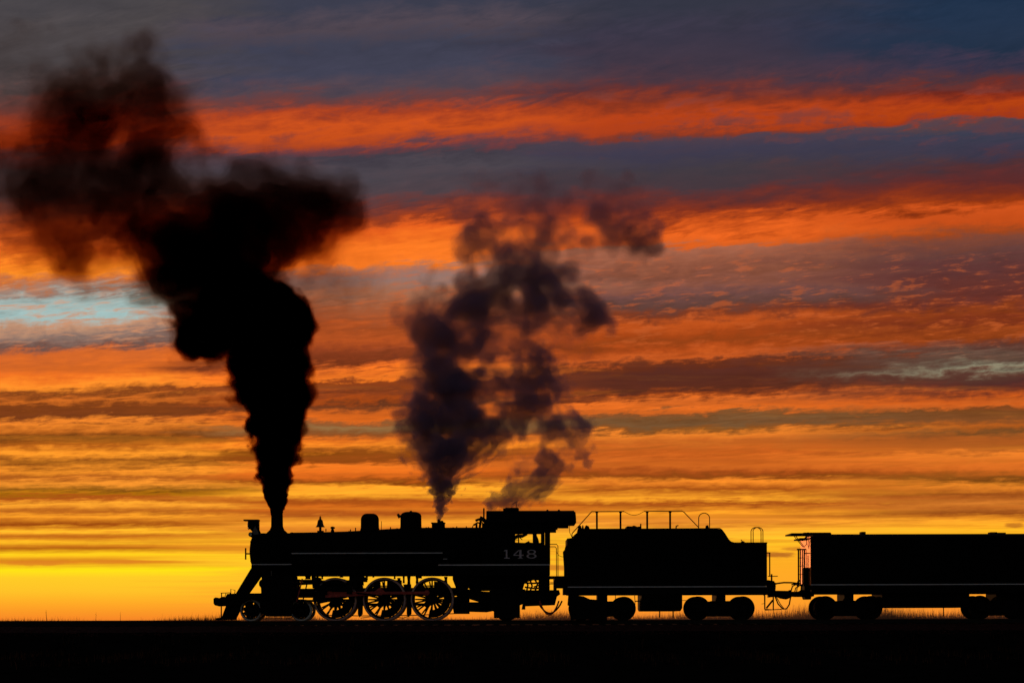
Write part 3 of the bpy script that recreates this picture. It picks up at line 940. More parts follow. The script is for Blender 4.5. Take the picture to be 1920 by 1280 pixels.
for a, b, c, d in ((586, 1086, 672, 1101), (700, 1090, 712, 1101), (726, 1086, 752, 1101), (780, 1091, 793, 1101), (820, 1087, 838, 1101)):
    m = MB(); m.pbox(a, b, c, d, YC - 0.45, YC + 0.3); m.build('spring_saddle', 'black_iron', loco, bevel=0.03)
# spring rigging and hangers between boiler and wheels
for i, (px, py0, py1, w) in enumerate(((553, 1077, 1090, 3), (560, 1084, 1106, 2), (577, 1078, 1084, 6), (595, 1077, 1083, 3), (604, 1077, 1084, 2), (640, 1077, 1081, 4), (658, 1077, 1086, 4), (676, 1077, 1096, 7), (688, 1078, 1086, 2), (748, 1082, 1094, 3.2), (757, 1077, 1092, 2.2), (766.5, 1077, 1098, 3.6), (762, 1094, 1110, 6), (782, 1078, 1092, 3.0), (836, 1080, 1092, 3.4), (787, 1077, 1083, 5), (700, 1077, 1081, 2), (740, 1077, 1084, 2))):
    yy = YC - 0.42
    m = MB(); m.prism([(px - w, py0), (px + w, py0), (px + w * 0.75, (py0 + py1) / 2), (px + w * 0.9, py1), (px - w * 0.9, py1), (px - w * 0.6, (py0 + py1) / 2)], yy, yy + 0.14, yy)
    m.build('spring_hanger', 'black_iron', loco)
for px in (628.5, 720.6, 810.2):
    m = MB()
    for k in range(5):
        m.pbox(px - 30 + 4 * k, 1096 + 2 * k, px + 30 - 4 * k, 1097.6 + 2 * k, YC - 0.40, YC - 0.29)
    m.build('leaf_spring', 'black_iron', loco)
for px in (676, 767.5):
    m = MB(); m.prism([(px - 3.5, 1094), (px + 3.5, 1094), (px + 5, 1120), (px + 4, 1150), (px - 2, 1156), (px - 5, 1150), (px - 5, 1120)], WY - 0.02, WY + 0.08, WY)
    m.build('brake_hanger', 'black_iron', loco)
m = MB(); m.ptube([(612, 1151.5), (677, 1153), (768, 1152.5), (858, 1149)], WY + 0.1, 1.0); m.build('brake_rod', 'black_iron', loco)
m = MB(); m.ptube([(676, 1157), (700, 1154), (757, 1157), (768, 1153)], WY + 0.3, 0.8); m.build('sand_pipe', 'black_iron', loco)

# firebox, ash pan and rear frame
m = MB(); m.prism([(848, 1058), (1000, 1058), (1000, 1086), (985, 1090), (980, 1106), (882, 1106), (878, 1100), (862, 1112), (856, 1104), (849, 1086)], 0.45, 2.45, 0.45)
m.build('firebox', 'soot_black', loco)
m = MB()
m.pbox(866, 1106, 881, 1118, YC - .6, YC + .6)
m.prism([(853, 1118), (880, 1114), (880, 1128), (905, 1128), (940, 1126), (940, 1142), (912, 1147), (880, 1146), (880, 1150), (852, 1150), (850, 1140)], YC - .62, YC + .62, YC)
m.build('ash_pan', 'soot_black', loco)
m = MB()
m.prism([(918, 1104), (985, 1104), (988, 1130), (975, 1134), (975, 1158), (926, 1158), (926, 1146), (918, 1140)], WY - 0.24, WY - 0.14, WY)
m.pbox(938, 1126, 962, 1148, WY - 0.30, WY - 0.2)
m.build('trailing_truck_frame', 'black_iron', loco)
m = MB(); m.prism([(985, 1106), (1048, 1106), (1050, 1114), (1044, 1118), (1040, 1134), (985, 1136), (985, 1142), (978, 1142)], YC - .5, YC + .5, YC)
m.build('drag_box', 'black_iron', loco)
for i, pts in enumerate(([(986, 1088), (990, 1096), (988, 1106)], [(994, 1086), (998, 1098), (994, 1108)], [(1001, 1100), (1010, 1097), (1016, 1104)], [(1003, 1086), (1008, 1094), (1004, 1106)], [(1014, 1078), (1016, 1096), (1012, 1108)], [(1022, 1078), (1024, 1100), (1020, 1108)], [(984, 1092), (1000, 1093), (1026, 1091)], [(984, 1100), (1004, 1103), (1028, 1099)])):
    m = MB(); m.ptube(pts, 0.35 + 0.1 * (i % 3), 1.9, 6); m.build('injector_pipe', 'black_iron', loco)
m = MB(); m.pbox(1000, 1060, 1031, 1087, 0.25, 0.9); m.build('injector', 'black_iron', loco, bevel=0.02)
m = MB(); m.pbox(1010, 1087, 1031, 1107, 1.6, 2.2); m.build('air_reservoir', 'black_iron', loco, bevel=0.05)
m = MB(); m.ptube([(1032, 1107), (1032, 1120)], 0.9, 0.7)
for k in range(3): m.pbox(1024, 1113.5 + 6 * k, 1040, 1115.0 + 6 * k, 0.9, 1.0)
m.build('safety_link', 'black_iron', loco)
for i, (a, b, c, yy) in enumerate(((1012, 1027, 1048, 0.55), (1008, 1030, 1054, 0.9))):
    m = MB(); pts = []
    for k in range(13):
        t = k / 12
        pts.append((a + (c - a) * t, 1126 + (26 - 3 * i) * math.sin(math.pi * t) ** 0.8))
    m.ptube(pts, yy, 1.5, 8); m.build('water_hose', 'rod_red' if i == 0 else 'black_iron', loco)

# cab
m = MB()
for (a, b, c, d) in ((904, 984, 966.5, 1058), (966.5, 984, 1016.5, 995.5), (966.5, 1017, 1016.5, 1058), (1016.5, 984, 1021.5, 1058), (1021.5, 984, 1024, 993), (1021.5, 1021, 1024, 1058), (1024, 984, 1032, 1058), (1000.5, 995.5, 1003.5, 1017)):
    m.pbox(a, b, c, d, 0.0, 0.05)
m.pbox(903.5, 1058, 1031.5, 1078, 0.0, 0.05)
cw = m.build('cab_wall', 'black_paint', loco)
m = MB(); m.pbox(822, 1057.2, 1031, 1059.3, -0.006, -0.001); m.build('white_stripe', 'white_paint', cw)
m = MB()
for (a, b, c, d) in ((965, 993.8, 1018, 995.6), (965, 1017, 1018, 1018.6), (965, 995.6, 966.6, 1017), (1016.4, 995.6, 1018, 1017)):
    m.pbox(a, b, c, d, -0.02, 0.0)
m.build('window_frame', 'black_paint', cw)
m = MB(); m.ptube([(973, 996), (973, 1017)], 0.03, 0.9); m.ptube([(966.5, 1006.5), (973, 1006.5)], 0.03, 0.7); m.build('window_bar', 'black_paint', cw)
fw = mirror_copy(cw, loco)
m = MB(); m.pbox(822, 1057, 906, 1077.5, 0.004, 0.05); m.build('cab_apron', 'black_paint', loco)
m = MB()
x0 = X(904, 0.05)
for (ya, yb, a, b) in ((0.05, 0.30, 978, 1058), (0.30, 0.60, 1018, 1058), (0.30, 0.60, 978, 992), (0.60, 2.30, 978, 1058), (2.30, 2.60, 1018, 1058), (2.30, 2.60, 978, 992), (2.60, 2.85, 978, 1058)):
    m.box(x0, x0 + 0.04, ya, yb, Z(b), Z(a))
m.build('cab_front_wall', 'black_paint', loco)
m = MB(); m.box(x0, X(1031), 0.06, 2.84, Z(1062), Z(1056)); m.build('cab_floor', 'black_iron', loco)
m = MB(); m.lathe([(0.75, X(906)), (0.75, X(958)), (0.6, X(961)), (0.1, X(962))], (0, YC, Z(1030)), 'X', 28)
m.tube([(X(960), 1.0, Z(1008)), (X(972), 0.9, Z(1003)), (X(980), 0.9, Z(1003)), (X(989), 0.8, Z(1000))], [0.08, 0.08, 0.07, 0.035], 8)
m.tube([(X(955), 1.1, Z(1016.5)), (X(985), 1.1, Z(1018)), (X(994), 1.1, Z(1014))], 0.06, 8)
m.tube([(X(972), 0.9, Z(1003)), (X(980), 0.9, Z(1010))], 0.02, 6)
m.tube([(X(955), 1.9, Z(1000)), (X(963), 1.9, Z(997)), (X(963), 1.9, Z(1012))], 0.05, 8)
m.build('backhead', 'soot_black', loco, SM)
# roof
m = MB()
def roof_prof(lo, hi, half, n=14):
    p = []
    for k in range(n + 1):
        t = -1 + 2 * k / n
        p.append((YC + half * t, hi - (hi - lo) * abs(t) ** 2.2))
    return p
zt, ze = Z(957.2, YC), Z(977)
top = roof_prof(ze, zt, 1.55)
low = [(y, z - 0.06) for y, z in reversed(top)]
m.yz_prism(top + low, X(912), X(1078.5))
m.yz_prism([(y, z - 0.0) for y, z in roof_prof(ze - 0.02, zt - 0.05, 1.50)] + [(YC + 1.5, ze - 0.06), (YC - 1.5, ze - 0.06)], X(1076), X(1081))
roof = m.build('cab_roof', 'black_paint', loco, SM)
m = MB(); m.pbox(908, 975.5, 1070, 984.5, -0.02, 0.06); m.pbox(1030, 984, 1046, 993, 0.0, 0.06)
o = m.build('roof_beam', 'black_paint', roof); mirror_copy(o, roof)
m = MB(); m.box(XC(944), XC(973.5), YC - .45, YC + .45, ZCn(957.6), ZCn(953.5)); m.box(XC(948), XC(972), YC - .5, YC + .5, ZCn(953.4), ZCn(952.4)); m.build('roof_vent', 'black_paint', roof)
m = MB(); m.ptube([(961, 945), (970.5, 939.5)], YC, 0.9); m.ptube([(968.8, 953), (968.8, 941)], YC, 0.6); m.build('vent_lever', 'black_iron', roof)
for px in (1027, 1048.5):
    m = MB(); m.lathe([(0.05, ZCn(957.4)), (0.04, ZCn(955.4)), (0.01, ZCn(955))], (XC(px), YC, 0), 'Z', 8); m.build('roof_bolt', 'black_iron', roof)
m = MB(); m.ptube([(907.8, 952), (907.8, 976)], YC - .3, 1.5); m.build('vent_pipe', 'black_iron', loco)
for pts, rr in (([(892, 975.5), (898, 973), (908, 975)], 2.4), ([(900, 970), (906, 973), (912, 978)], 4.0), ([(889, 984), (896, 979), (903, 981)], 1.6), ([(894, 988), (894, 979)], 2.0), ([(886, 988), (889, 982), (895, 980)], 0.8), ([(900, 988), (902, 976)], 2.4), ([(909, 988), (909, 980)], 2.6), ([(914, 988), (917, 980)], 3.0)):
    m = MB(); m.ptube(pts, YC - .35, rr, 8); m.build('turret_pipe', 'black_iron', loco)
for pts in ([(1032, 1020), (1044, 1020), (1046.5, 1023), (1046.5, 1089), (1044, 1092), (1032, 1092)],):
    m = MB(); m.ptube(pts, 0.0, 0.85, 6); o = m.build('grab_iron', 'black_iron', loco); mirror_copy(o, loco)
m = MB(); m.pbox(1028, 1079.5, 1064, 1083.5, 0.3, 2.6); m.build('deck_plate', 'black_iron', loco)
m = MB(); m.ptube([(1044.5, 1035), (1048, 1041), (1054, 1043.5), (1062, 1043.5)], 0.6, 0.55); m.build('cab_chain', 'black_iron', loco)
m = MB(); m.ptube([(1068, 985), (1068.5, 998), (1072, 1005), (1075, 1008)], 0.9, 0.6); m.build('signal_cord', 'black_iron', loco)


# cab number
def digit(name, polys, x0, y0, w, hgt):
    m = MB()
    for poly in polys:
        m.prism([(x0 + u * w, y0 + v * hgt) for u, v in poly], -0.008, -0.002, 0.0)
    return m.build(name, 'numeral_paint', cw)


def stroke_ring(cx, cy_, rx, ry, tx, ty, n=28):
    """A ring of segments, thick at the sides and thin at the top, as quads."""
    out = []
    for k in range(n):
        a0, a1 = 2 * math.pi * k / n, 2 * math.pi * (k + 1) / n
        q = []
        for a in (a0, a1): q.append((cx + rx * math.cos(a), cy_ + ry * math.sin(a)))
        for a in (a1, a0): q.append((cx + (rx - tx) * math.cos(a), cy_ + (ry - ty) * math.sin(a)))
        out.append(q)
    return out


NX, NY, NH = 944.5, 1030.2, 16.2
digit('numeral', [[(0.0, 0.10), (0.34, 0.0), (0.60, 0.0), (0.60, 0.88), (0.92, 0.90), (1.0, 1.0), (0.06, 1.0), (0.14, 0.90), (0.36, 0.88), (0.36, 0.12), (0.06, 0.16)]], NX, NY, 12, NH)
digit('numeral', [[(0.60, 0.0), (0.80, 0.0), (0.80, 0.56), (1.0, 0.56), (1.0, 0.68), (0.80, 0.68), (0.80, 0.90), (0.98, 1.0), (0.40, 1.0), (0.58, 0.90), (0.58, 0.68), (0.0, 0.68), (0.0, 0.58), (0.55, 0.05)][:0] or
                 [(0.58, 0.0), (0.80, 0.0), (0.80, 0.90), (0.98, 1.0), (0.38, 1.0), (0.58, 0.90)],
                 [(0.0, 0.56), (0.58, 0.58), (0.58, 0.68), (0.02, 0.69)], [(0.0, 0.56), (0.50, 0.02), (0.58, 0.06), (0.12, 0.58)], [(0.80, 0.57), (1.0, 0.55), (1.0, 0.70), (0.80, 0.68)]], NX + 18.5, NY, 19, NH)
digit('numeral', stroke_ring(0.5, 0.245, 0.44, 0.245, 0.17, 0.075) + stroke_ring(0.5, 0.725, 0.50, 0.275, 0.19, 0.085), NX + 43, NY, 19, NH)

# pilot, front deck and braces
m = MB(); m.prism([(426, 1111), (446, 1110), (492, 1110), (492, 1117), (470, 1120), (455, 1128), (436, 1134), (424, 1134), (420, 1122)], YC - 1.2, YC + 1.2, YC - 1.2)
m.build('pilot_beam', 'black_paint', loco)
m = MB()
for k in range(9):
    yy = YC - 1.1 + k * 0.275
    f = 1 - abs(k - 4) / 4 * 0.4
    m.prism([(447, 1128), (452, 1128), (436, 1159.5), (431, 1159.5)], yy - 0.03, yy + 0.03, YC)
    m.prism([(428, 1152), (437, 1150), (436, 1160), (427, 1160)], yy - 0.03, yy + 0.03, YC)
m.prism([(412, 1156.5), (436, 1153), (436, 1160), (412, 1160)], YC - 1.15, YC + 1.15, YC)
m.prism([(427, 1133), (452, 1127), (437, 1152), (418, 1157)], YC - .5, YC + .5, YC)
m.build('pilot', 'black_paint', loco)
m = MB(); m.prism([(401.5, 1120), (405, 1117.5), (412, 1119), (419, 1116), (424, 1118), (424, 1134), (412, 1134.5), (404, 1132.5), (401.5, 1129)], YC - .2, YC + .2, YC)
m.build('coupler', 'black_iron', loco, bevel=0.02)
m = MB(); m.ptube([(415, 1134), (415, 1157)], YC - .3, 1.2); m.ptube([(414, 1109.5), (433, 1109)], YC - 1.1, 0.8); m.ptube([(415.5, 1109.5), (415.5, 1120)], YC - 1.1, 1.0); m.ptube([(424, 1109.5), (420, 1122)], YC - 1.1, 0.7); m.ptube([(432.5, 1109), (430, 1122)], YC - 1.1, 1.6)
m.ptube([(433, 1118), (433, 1102), (441, 1104.5), (440, 1112)], YC - 1.1, 0.8)
m.build('uncoupling_lever', 'black_iron', loco)
m = MB(); m.ptube([(441, 1133), (446, 1140), (442, 1147)], YC - 1.15, 1.4); m.ptube([(448, 1130), (446, 1138), (451, 1143)], YC - 1.15, 1.0); m.build('step_iron', 'black_iron', loco)
for yy in (0.80, 1.55):
    m = MB(); m.prism([(473, 1060), (484, 1067), (453, 1114), (440, 1114)], yy, yy + 0.12, 0.8); m.prism([(485.5, 1068), (491, 1072), (462, 1112), (454.5, 1113)], yy, yy + 0.12, 0.8)
    for k in range(7):
        t = k / 6; a, b = 478 - 33 * t, 1064 + 48 * t
        m.prism([(a - 3, b - 1), (a + 12, b + 5), (a + 11, b + 7), (a - 4, b + 1.5)], yy - 0.05, yy + 0.3, 0.8)
    m.build('front_brace', 'black_paint', loco)
m = MB(); m.prism([(470, 1058), (496, 1058), (496, 1076), (484, 1070), (474, 1062)], 0.3, 2.6, 0.3); m.build('front_deck', 'black_paint', loco)
for yy in (WY - 0.16, WYF + 0.08):
    m = MB(); m.prism([(478, 1138), (560, 1138), (570, 1146), (470, 1146)], yy, yy + 0.08, WY); m.build('leading_truck_frame', 'black_iron', loco)

# ------------------------------------------------------------------ the person in the cab
def make_person():
    x, y = X(1005, 0.55), 0.55
    bm = bmesh.new()
    J = {}
    def v(n, p, r): J[n] = (Vector(p), r)
    zs = Z(1027, y)
    v('pelvis', (x + 0.04, y, zs), 0.16)
    v('belly', (x + 0.03, y, zs + 0.16), 0.155)
    v('chest', (x + 0.0, y, zs + 0.34), 0.165)
    v('neck', (x - 0.02, y, zs + 0.50), 0.065)
    v('head', (x - 0.045, y, zs + 0.60), 0.095)
    v('crown', (x - 0.04, y, zs + 0.68), 0.085)
    for s_, n in ((-1, 'a'), (1, 'b')):
        v('sh' + n, (x, y + s_ * 0.19, zs + 0.42), 0.075)
        v('el' + n, (x - 0.08, y + s_ * 0.25, zs + 0.16), 0.055)
        v('wr' + n, (x - 0.30, y + s_ * 0.20, zs + 0.20), 0.038)
        v('ha' + n, (x - 0.38, y + s_ * 0.19, zs + 0.22), 0.04)
        v('hi' + n, (x - 0.02, y + s_ * 0.10, zs - 0.02), 0.10)
        v('kn' + n, (x - 0.42, y + s_ * 0.12, zs + 0.0), 0.075)
        v('an' + n, (x - 0.40, y + s_ * 0.12, zs - 0.36), 0.05)
        v('to' + n, (x - 0.54, y + s_ * 0.12, zs - 0.42), 0.04)
    E = [('pelvis', 'belly'), ('belly', 'chest'), ('chest', 'neck'), ('neck', 'head'), ('head', 'crown')]
    for n in 'ab':
        E += [('chest', 'sh' + n), ('sh' + n, 'el' + n), ('el' + n, 'wr' + n), ('wr' + n, 'ha' + n), ('pelvis', 'hi' + n), ('hi' + n, 'kn' + n), ('kn' + n, 'an' + n), ('an' + n, 'to' + n)]
    names = list(J); me = bpy.data.meshes.new('person')
    me.from_pydata([J[n][0] for n in names], [(names.index(a), names.index(b)) for a, b in E], [])
    o = bpy.data.objects.new('person_skeleton', me); COL.objects.link(o)
    mod = o.modifiers.new('skin', 'SKIN')
    for i, n in enumerate(names):
        me.skin_vertices[0].data[i].radius = (J[n][1], J[n][1])
        me.skin_vertices[0].data[i].use_root = (n == 'pelvis')
    o.modifiers.new('sub', 'SUBSURF').levels = 2
    dg = bpy.context.evaluated_depsgraph_get()
    me2 = bpy.data.meshes.new_from_object(o.evaluated_get(dg))
    bpy.data.objects.remove(o)
    me2.materials.clear(); me2.materials.append(MATS['cloth_dark'])
    p = bpy.data.objects.new('person', me2); COL.objects.link(p)
    tag(p, 'person in a cap sitting at the open cab window', 'person')
    m = MB()
    hc = J['crown'][0]
    m.lathe([(0.115, hc.z - 0.03), (0.125, hc.z + 0.02), (0.10, hc.z + 0.08), (0.03, hc.z + 0.10)], (hc.x, hc.y, 0), 'Z', 16)
    m.prism([(0, 0)] * 0 or [((hc.x - 0.09) / S / ((CAM_D + y) / CAM_D) + 960, 0), ((hc.x - 0.21) / S / ((CAM_D + y) / CAM_D) + 960, 0)], 0, 0) if False else None
    m.box(hc.x - 0.21, hc.x - 0.08, hc.y - 0.07, hc.y + 0.07, hc.z - 0.03, hc.z - 0.012)
    c = m.build('cap', 'cloth_dark', p)
    hd = J['head'][0]
    m = MB()
    m.tube([(hd.x - 0.10, y, hd.z + 0.015), (hd.x - 0.135, y, hd.z - 0.02), (hd.x - 0.10, y, hd.z - 0.03)], [0.014, 0.018, 0.012], 6)
    m.build('nose', 'skin', p)
    m = MB(); m.box(X(998, y), X(1018, y), 0.30, 0.85, zs - 0.20, zs - 0.14); m.tube([(X(1008, y), y, Z(1056)), (X(1008, y), y, zs - 0.18)], 0.05, 8)
    m.build('cab_seat', 'black_iron', loco)


make_person()

# ------------------------------------------------------------------ the tender
tender = thing('tender', 'black tender with railings on top coupled behind the locomotive', 'tender', None, (X(1250), YC, RAIL_TOP))
m = MB()
m.prism([(1064, 1099), (1064, 1009), (1076, 1008), (1078, 1002), (1086, 998), (1092, 992.2), (1345, 991.5), (1351, 993.5), (1357, 1000), (1364, 1011), (1369, 1016.5), (1376, 1018.6), (1438.5, 1018.6), (1438.5, 1099)], -0.02, 2.92, -0.02)
tbody = m.build('tank', 'black_paint', tender)
m = MB(); m.pbox(1064.5, 1099.4, 1438, 1101.2, -0.028, -0.022); m.build('white_stripe', 'white_paint', tbody)
m = MB(); m.prism([(1350, 990.4), (1354.5, 993), (1360.5, 1001), (1367, 1011.5), (1371, 1015.5), (1377, 1017.4), (1439.3, 1017.4), (1439.3, 1019.4), (1376, 1019.4), (1369, 1017.3), (1363, 1012), (1356, 1001), (1349, 992.4), (1091, 993.2), (1091, 991.0)], -0.05, -0.02, -0.05)
o = m.build('coping', 'black_paint', tbody)
for k in range(9):
    px = 1105 + 39 * k
    m = MB(); m.pbox(px - 0.5, 996 if px < 1345 else 1022, px + 0.5, 1098, -0.028, -0.021); m.build('rivet_strip', 'black_iron', tbody)
m = MB(); m.pbox(1058, 1101, 1445, 1114, 0.05, 2.85); m.pbox(1064, 1112, 1200, 1115.5, 0.6, 2.3); m.pbox(1282, 1112, 1445, 1115.5, 0.6, 2.3)
m.build('underframe', 'black_iron', tender)
m = MB(); m.prism([(1203, 1114), (1279.5, 1114), (1279.5, 1140), (1276, 1146), (1205, 1146), (1203, 1142)], 0.10, 2.8, 0.10); m.build('tool_box', 'black_paint', tender, bevel=0.02)
for px in (1237, 1262):
    m = MB(); m.ptube([(px, 1145), (px, 1158)], 0.9, 1.2); m.build('drain_pipe', 'black_iron', tender)
m = MB(); m.ptube([(1190, 1127), (1204, 1127)], 0.5, 1.2); m.ptube([(1154, 1113), (1154, 1124)], 0.6, 0.6); m.ptube([(1278, 1126), (1290, 1126)], 0.5, 0.6); m.ptube([(1190, 1114), (1191, 1134)], 0.6, 0.7); m.build('brake_rigging', 'black_iron', tender)
# front: steps, ladder and pipes
m = MB(); m.prism([(1040, 1082), (1064, 1080), (1066, 1101), (1044, 1101), (1044, 1112), (1040, 1108)], 0.1, 2.8, 0.1); m.build('front_sill', 'black_iron', tender)
m = MB(); m.prism([(1059, 1079), (1056, 1034), (1061, 1027.5), (1066, 1026), (1066, 1080)], 0.9, 1.3, 0.9); m.prism([(1060, 1028), (1061, 1024), (1066, 1020), (1068, 1028)], 0.4, 1.3, 0.4)
m.build('front_bulkhead', 'black_paint', tender)
m = MB(); m.ptube([(1058.5, 1081), (1058.5, 1033), (1060.5, 1030.5), (1066, 1029)], 0.02, 0.9); m.build('grab_iron', 'black_iron', tender)
m = MB(); m.prism([(1066, 1110), (1082, 1116), (1094, 1117.5), (1106, 1123), (1120, 1124), (1120, 1112), (1138, 1112), (1138, 1162), (1108, 1163), (1098, 1160), (1070, 1162), (1068, 1146), (1073, 1140), (1064, 1134)], 0.02, 0.10, 0.05)
m.build('step', 'black_iron', tender)


def truck(root, px_a, px_b, rpx, proto, box=True):
    r = rpx * S
    ax = []
    for px in (px_a, px_b): ax.append(axle_pair(proto, root, px, r, 0.0, False))
    xm = (ax[0][0] + ax[1][0]) / 2; z = ax[0][1]
    for yy, sg in ((WY - 0.24, 1), (WYF + 0.12, -1)):
        m = MB()
        hw = (ax[1][0] - ax[0][0]) / 2
        p = [(-hw - 0.22, 0.10), (-hw - 0.10, 0.24), (-hw + 0.25, 0.20), (-0.42, 0.30), (0.42, 0.30), (hw - 0.25, 0.20), (hw + 0.10, 0.24), (hw + 0.22, 0.10), (hw + 0.20, -0.12), (hw - 0.20, -0.14), (0.50, -0.34), (-0.50, -0.34), (-hw + 0.20, -0.14), (-hw - 0.20, -0.12)]
        m.xz_prism([(xm + a, z + b) for a, b in p], yy, yy + 0.12)
        fr = m.build('truck_frame', 'black_iron', root, bevel=0.015)
        for xx, zz in ax:
            m = MB(); m.box(xx - 0.13, xx + 0.13, yy - 0.08 * sg if sg > 0 else yy + 0.02, yy + 0.10 if sg > 0 else yy + 0.20, zz - 0.13, zz + 0.15); m.build('journal_box', 'black_iron', fr, bevel=0.02)
        m = MB()
        for k in (-0.18, 0.0, 0.18):
            m.lathe([(0.07, z - 0.28), (0.07, z + 0.26)], (xm + k, yy + 0.06, 0), 'Z', 10)
        m.build('truck_spring', 'black_iron', fr)
    m = MB(); m.box(xm - 0.19, xm + 0.19, WY - 0.2, WYF + 0.2, z + 0.10, Z(1113)); m.build('truck_bolster', 'black_iron', root)


dw = disc_wheel('tender_wheel', 21.5 * S)
truck(tender, 1090, 1170, 21.5, dw)
truck(tender, 1309, 1393, 21.5, dw)

# railings and fittings on top
for yy in (1.05,):
    for px in (1119.7, 1164, 1214, 1257):
        m = MB(); a, b = X(px, yy), 1.75 * S
        m.box(a - b, a + b, yy - 0.04, yy + 0.04, Z(993, yy), Z(958.5, yy)); m.box(a - b * 1.5, a + b * 1.5, yy - 0.05, yy + 0.05, Z(961.5, yy), Z(958.3, yy)); m.build('railing_post', 'black_iron', tender)
    m = MB(); m.ptube([(1073, 1009), (1073, 1000), (1110, 959), (1171, 959)], yy, 0.95); m.build('railing', 'black_iron', tender)
    m = MB(); m.ptube([(1208, 959), (1279, 958.3), (1283, 960.5), (1311, 990)], yy, 0.95); m.build('railing', 'black_iron', tender)
    m = MB(); m.ptube([(1171 + 37 * k / 10, 959 + 7 * math.sin(math.pi * k / 10)) for k in range(11)], yy, 0.55); m.build('chain', 'black_iron', tender)
m = MB(); m.ptube([(1310.6, 992), (1310.6, 972)] + [(1320.8 - 10.2 * math.cos(R(a)), 972 - 9.6 * math.sin(R(a))) for a in range(15, 180, 15)] + [(1331, 972), (1331, 992)], 1.0, 0.85); m.build('ladder_hoop', 'black_iron', tender)
for dx_, yy in ((0.0, 0.5), (4.0, 0.9)):
    m = MB(); m.ptube([(1408.6 + dx_, 1020), (1408.6 + dx_, 998)] + [(1418 + dx_ * .9 - 9.6 * math.cos(R(a)), 998 - 8.5 * math.sin(R(a))) for a in range(15, 180, 15)] + [(1427.4 + dx_ * .9, 998), (1427.4 + dx_ * .9, 1020)], yy, 0.8); m.build('ladder_hoop', 'black_iron', tender)
m = MB(); m.prism([(1173, 989), (1176, 987.3), (1184, 987.6), (1188, 986), (1194, 988.3), (1202, 987.5), (1202, 992.6), (1175, 992.6)], 1.0, 1.8, YC); m.ptube([(1201.5, 992), (1202, 982)], YC, 1.4); m.build('water_hatch', 'black_iron', tender)
m = MB(); m.ptube([(1268, 992), (1268.5, 986.5), (1272.5, 985.5)], YC, 1.4); m.build('vent_hook', 'black_iron', tender)
m = MB(); m.prism([(1323, 992), (1324, 986), (1328, 985), (1330, 992)], YC - .1, YC + .1, YC); m.build('filler_cap', 'black_iron', tender)
m = MB(); m.prism([(1389, 1019), (1390, 1016), (1395, 1015.4), (1398, 1019)], YC - .1, YC + .1, YC); m.ptube([(1393, 1016), (1389.5, 1012.5)], YC, 0.9); m.build('vent_flap', 'black_iron', tender)
m = MB(); m.prism([(1082, 1000), (1085, 987), (1089, 985.5), (1091, 993), (1093, 984), (1095, 992.5), (1099, 985), (1104, 987.5), (1106, 993), (1088, 999)], YC - .4, YC + .4, YC); m.prism([(1072, 1008.5), (1076, 1004), (1084, 998), (1084, 1008.5)], YC - .8, YC + .8, YC); m.build('fuel_hatch', 'black_iron', tender)
# rear: poling post, brake stand, coupler, hoses
m = MB(); m.ptube([(1443.5, 1082), (1443.5, 1037)], 0.12, 1.2); m.pbox(1438, 1036.4, 1445, 1038.2, 0.1, 0.2); m.build('rear_grab_iron', 'black_iron', tender)
m = MB(); m.ptube([(1440, 1081), (1458.5, 1081)], 0.6, 0.9); m.ptube([(1447, 1077), (1447, 1102)], 0.6, 1.6); m.prism([(1440, 1088), (1452, 1090), (1455, 1099), (1454, 1110), (1440, 1112)], 0.4, 0.9, 0.4); m.build('brake_stand', 'black_iron', tender)
m = MB(); m.ptube([(1451, 1097), (1453, 1103), (1450, 1110)], 0.3, 1.0); m.ptube([(1446, 1092), (1457, 1095)], 0.35, 1.3); m.build('angle_cock', 'black_iron', tender)
m = MB(); m.prism([(1440, 1108), (1452, 1108), (1478, 1108.5), (1482, 1106.5), (1483.5, 1112), (1483, 1121), (1474, 1124.5), (1464, 1123), (1456, 1119.5), (1440, 1121)], YC - .22, YC + .22, YC); m.build('coupler', 'black_iron', tender, bevel=0.02)
m = MB(); m.ptube([(1430, 1113), (1434, 1118), (1434, 1142.5), (1450, 1144), (1450, 1120)], 0.15, 1.5); m.ptube([(1437, 1141), (1449, 1126)], 0.15, 1.9); m.ptube([(1434, 1144.5), (1466, 1143)], 0.3, 0.9); m.ptube([(1428, 1133), (1434, 1132)], 0.15, 0.5); m.build('rear_step', 'black_iron', tender)
m = MB(); m.ptube([(1450.5, 1144), (1451, 1158)], 0.9, 0.5); m.build('chain', 'black_iron', tender)
m = MB(); m.ptube([(1453, 1118), (1459, 1133), (1468, 1142.5), (1475, 1142), (1480, 1134), (1483, 1117)], 0.8, 1.3, 8); m.build('air_hose', 'black_iron', tender)
m = MB(); m.ptube([(1456, 1120), (1463, 1133), (1471, 1143)], 1.0, 0.8, 8); m.build('steam_hose', 'black_iron', tender)
m = MB(); m.ptube([(1449, 1097), (1458, 1094.5), (1470, 1093), (1484, 1093.2), (1500, 1095)], 1.2, 1.5, 8); m.build('jumper_cable', 'black_iron', tender)

# ------------------------------------------------------------------ the car behind
car = thing('railway_car', 'long flat-sided dark railway car with sunset-tinted end wall behind the tender', 'railway car', None, (X(1750), YC, RAIL_TOP))
XE = X(1521.5, -0.03)
XR = X(2080, -0.03)
m = MB(); m.box(XE, XR, -0.03, 2.93, Z(1113), Z(1006.5)); body = m.build('car_body', 'black_paint', car)
m = MB(); m.box(XE - 0.02, XR, -0.038, -0.032, Z(1098.2), Z(1096.4)); m.build('white_stripe', 'white_paint', body)
m = MB(); m.box(XE - 0.03, XE - 0.002, 0.0, 2.90, Z(1098), Z(1007)); m.build('end_wall', 'sunset_tinted_paint', body)
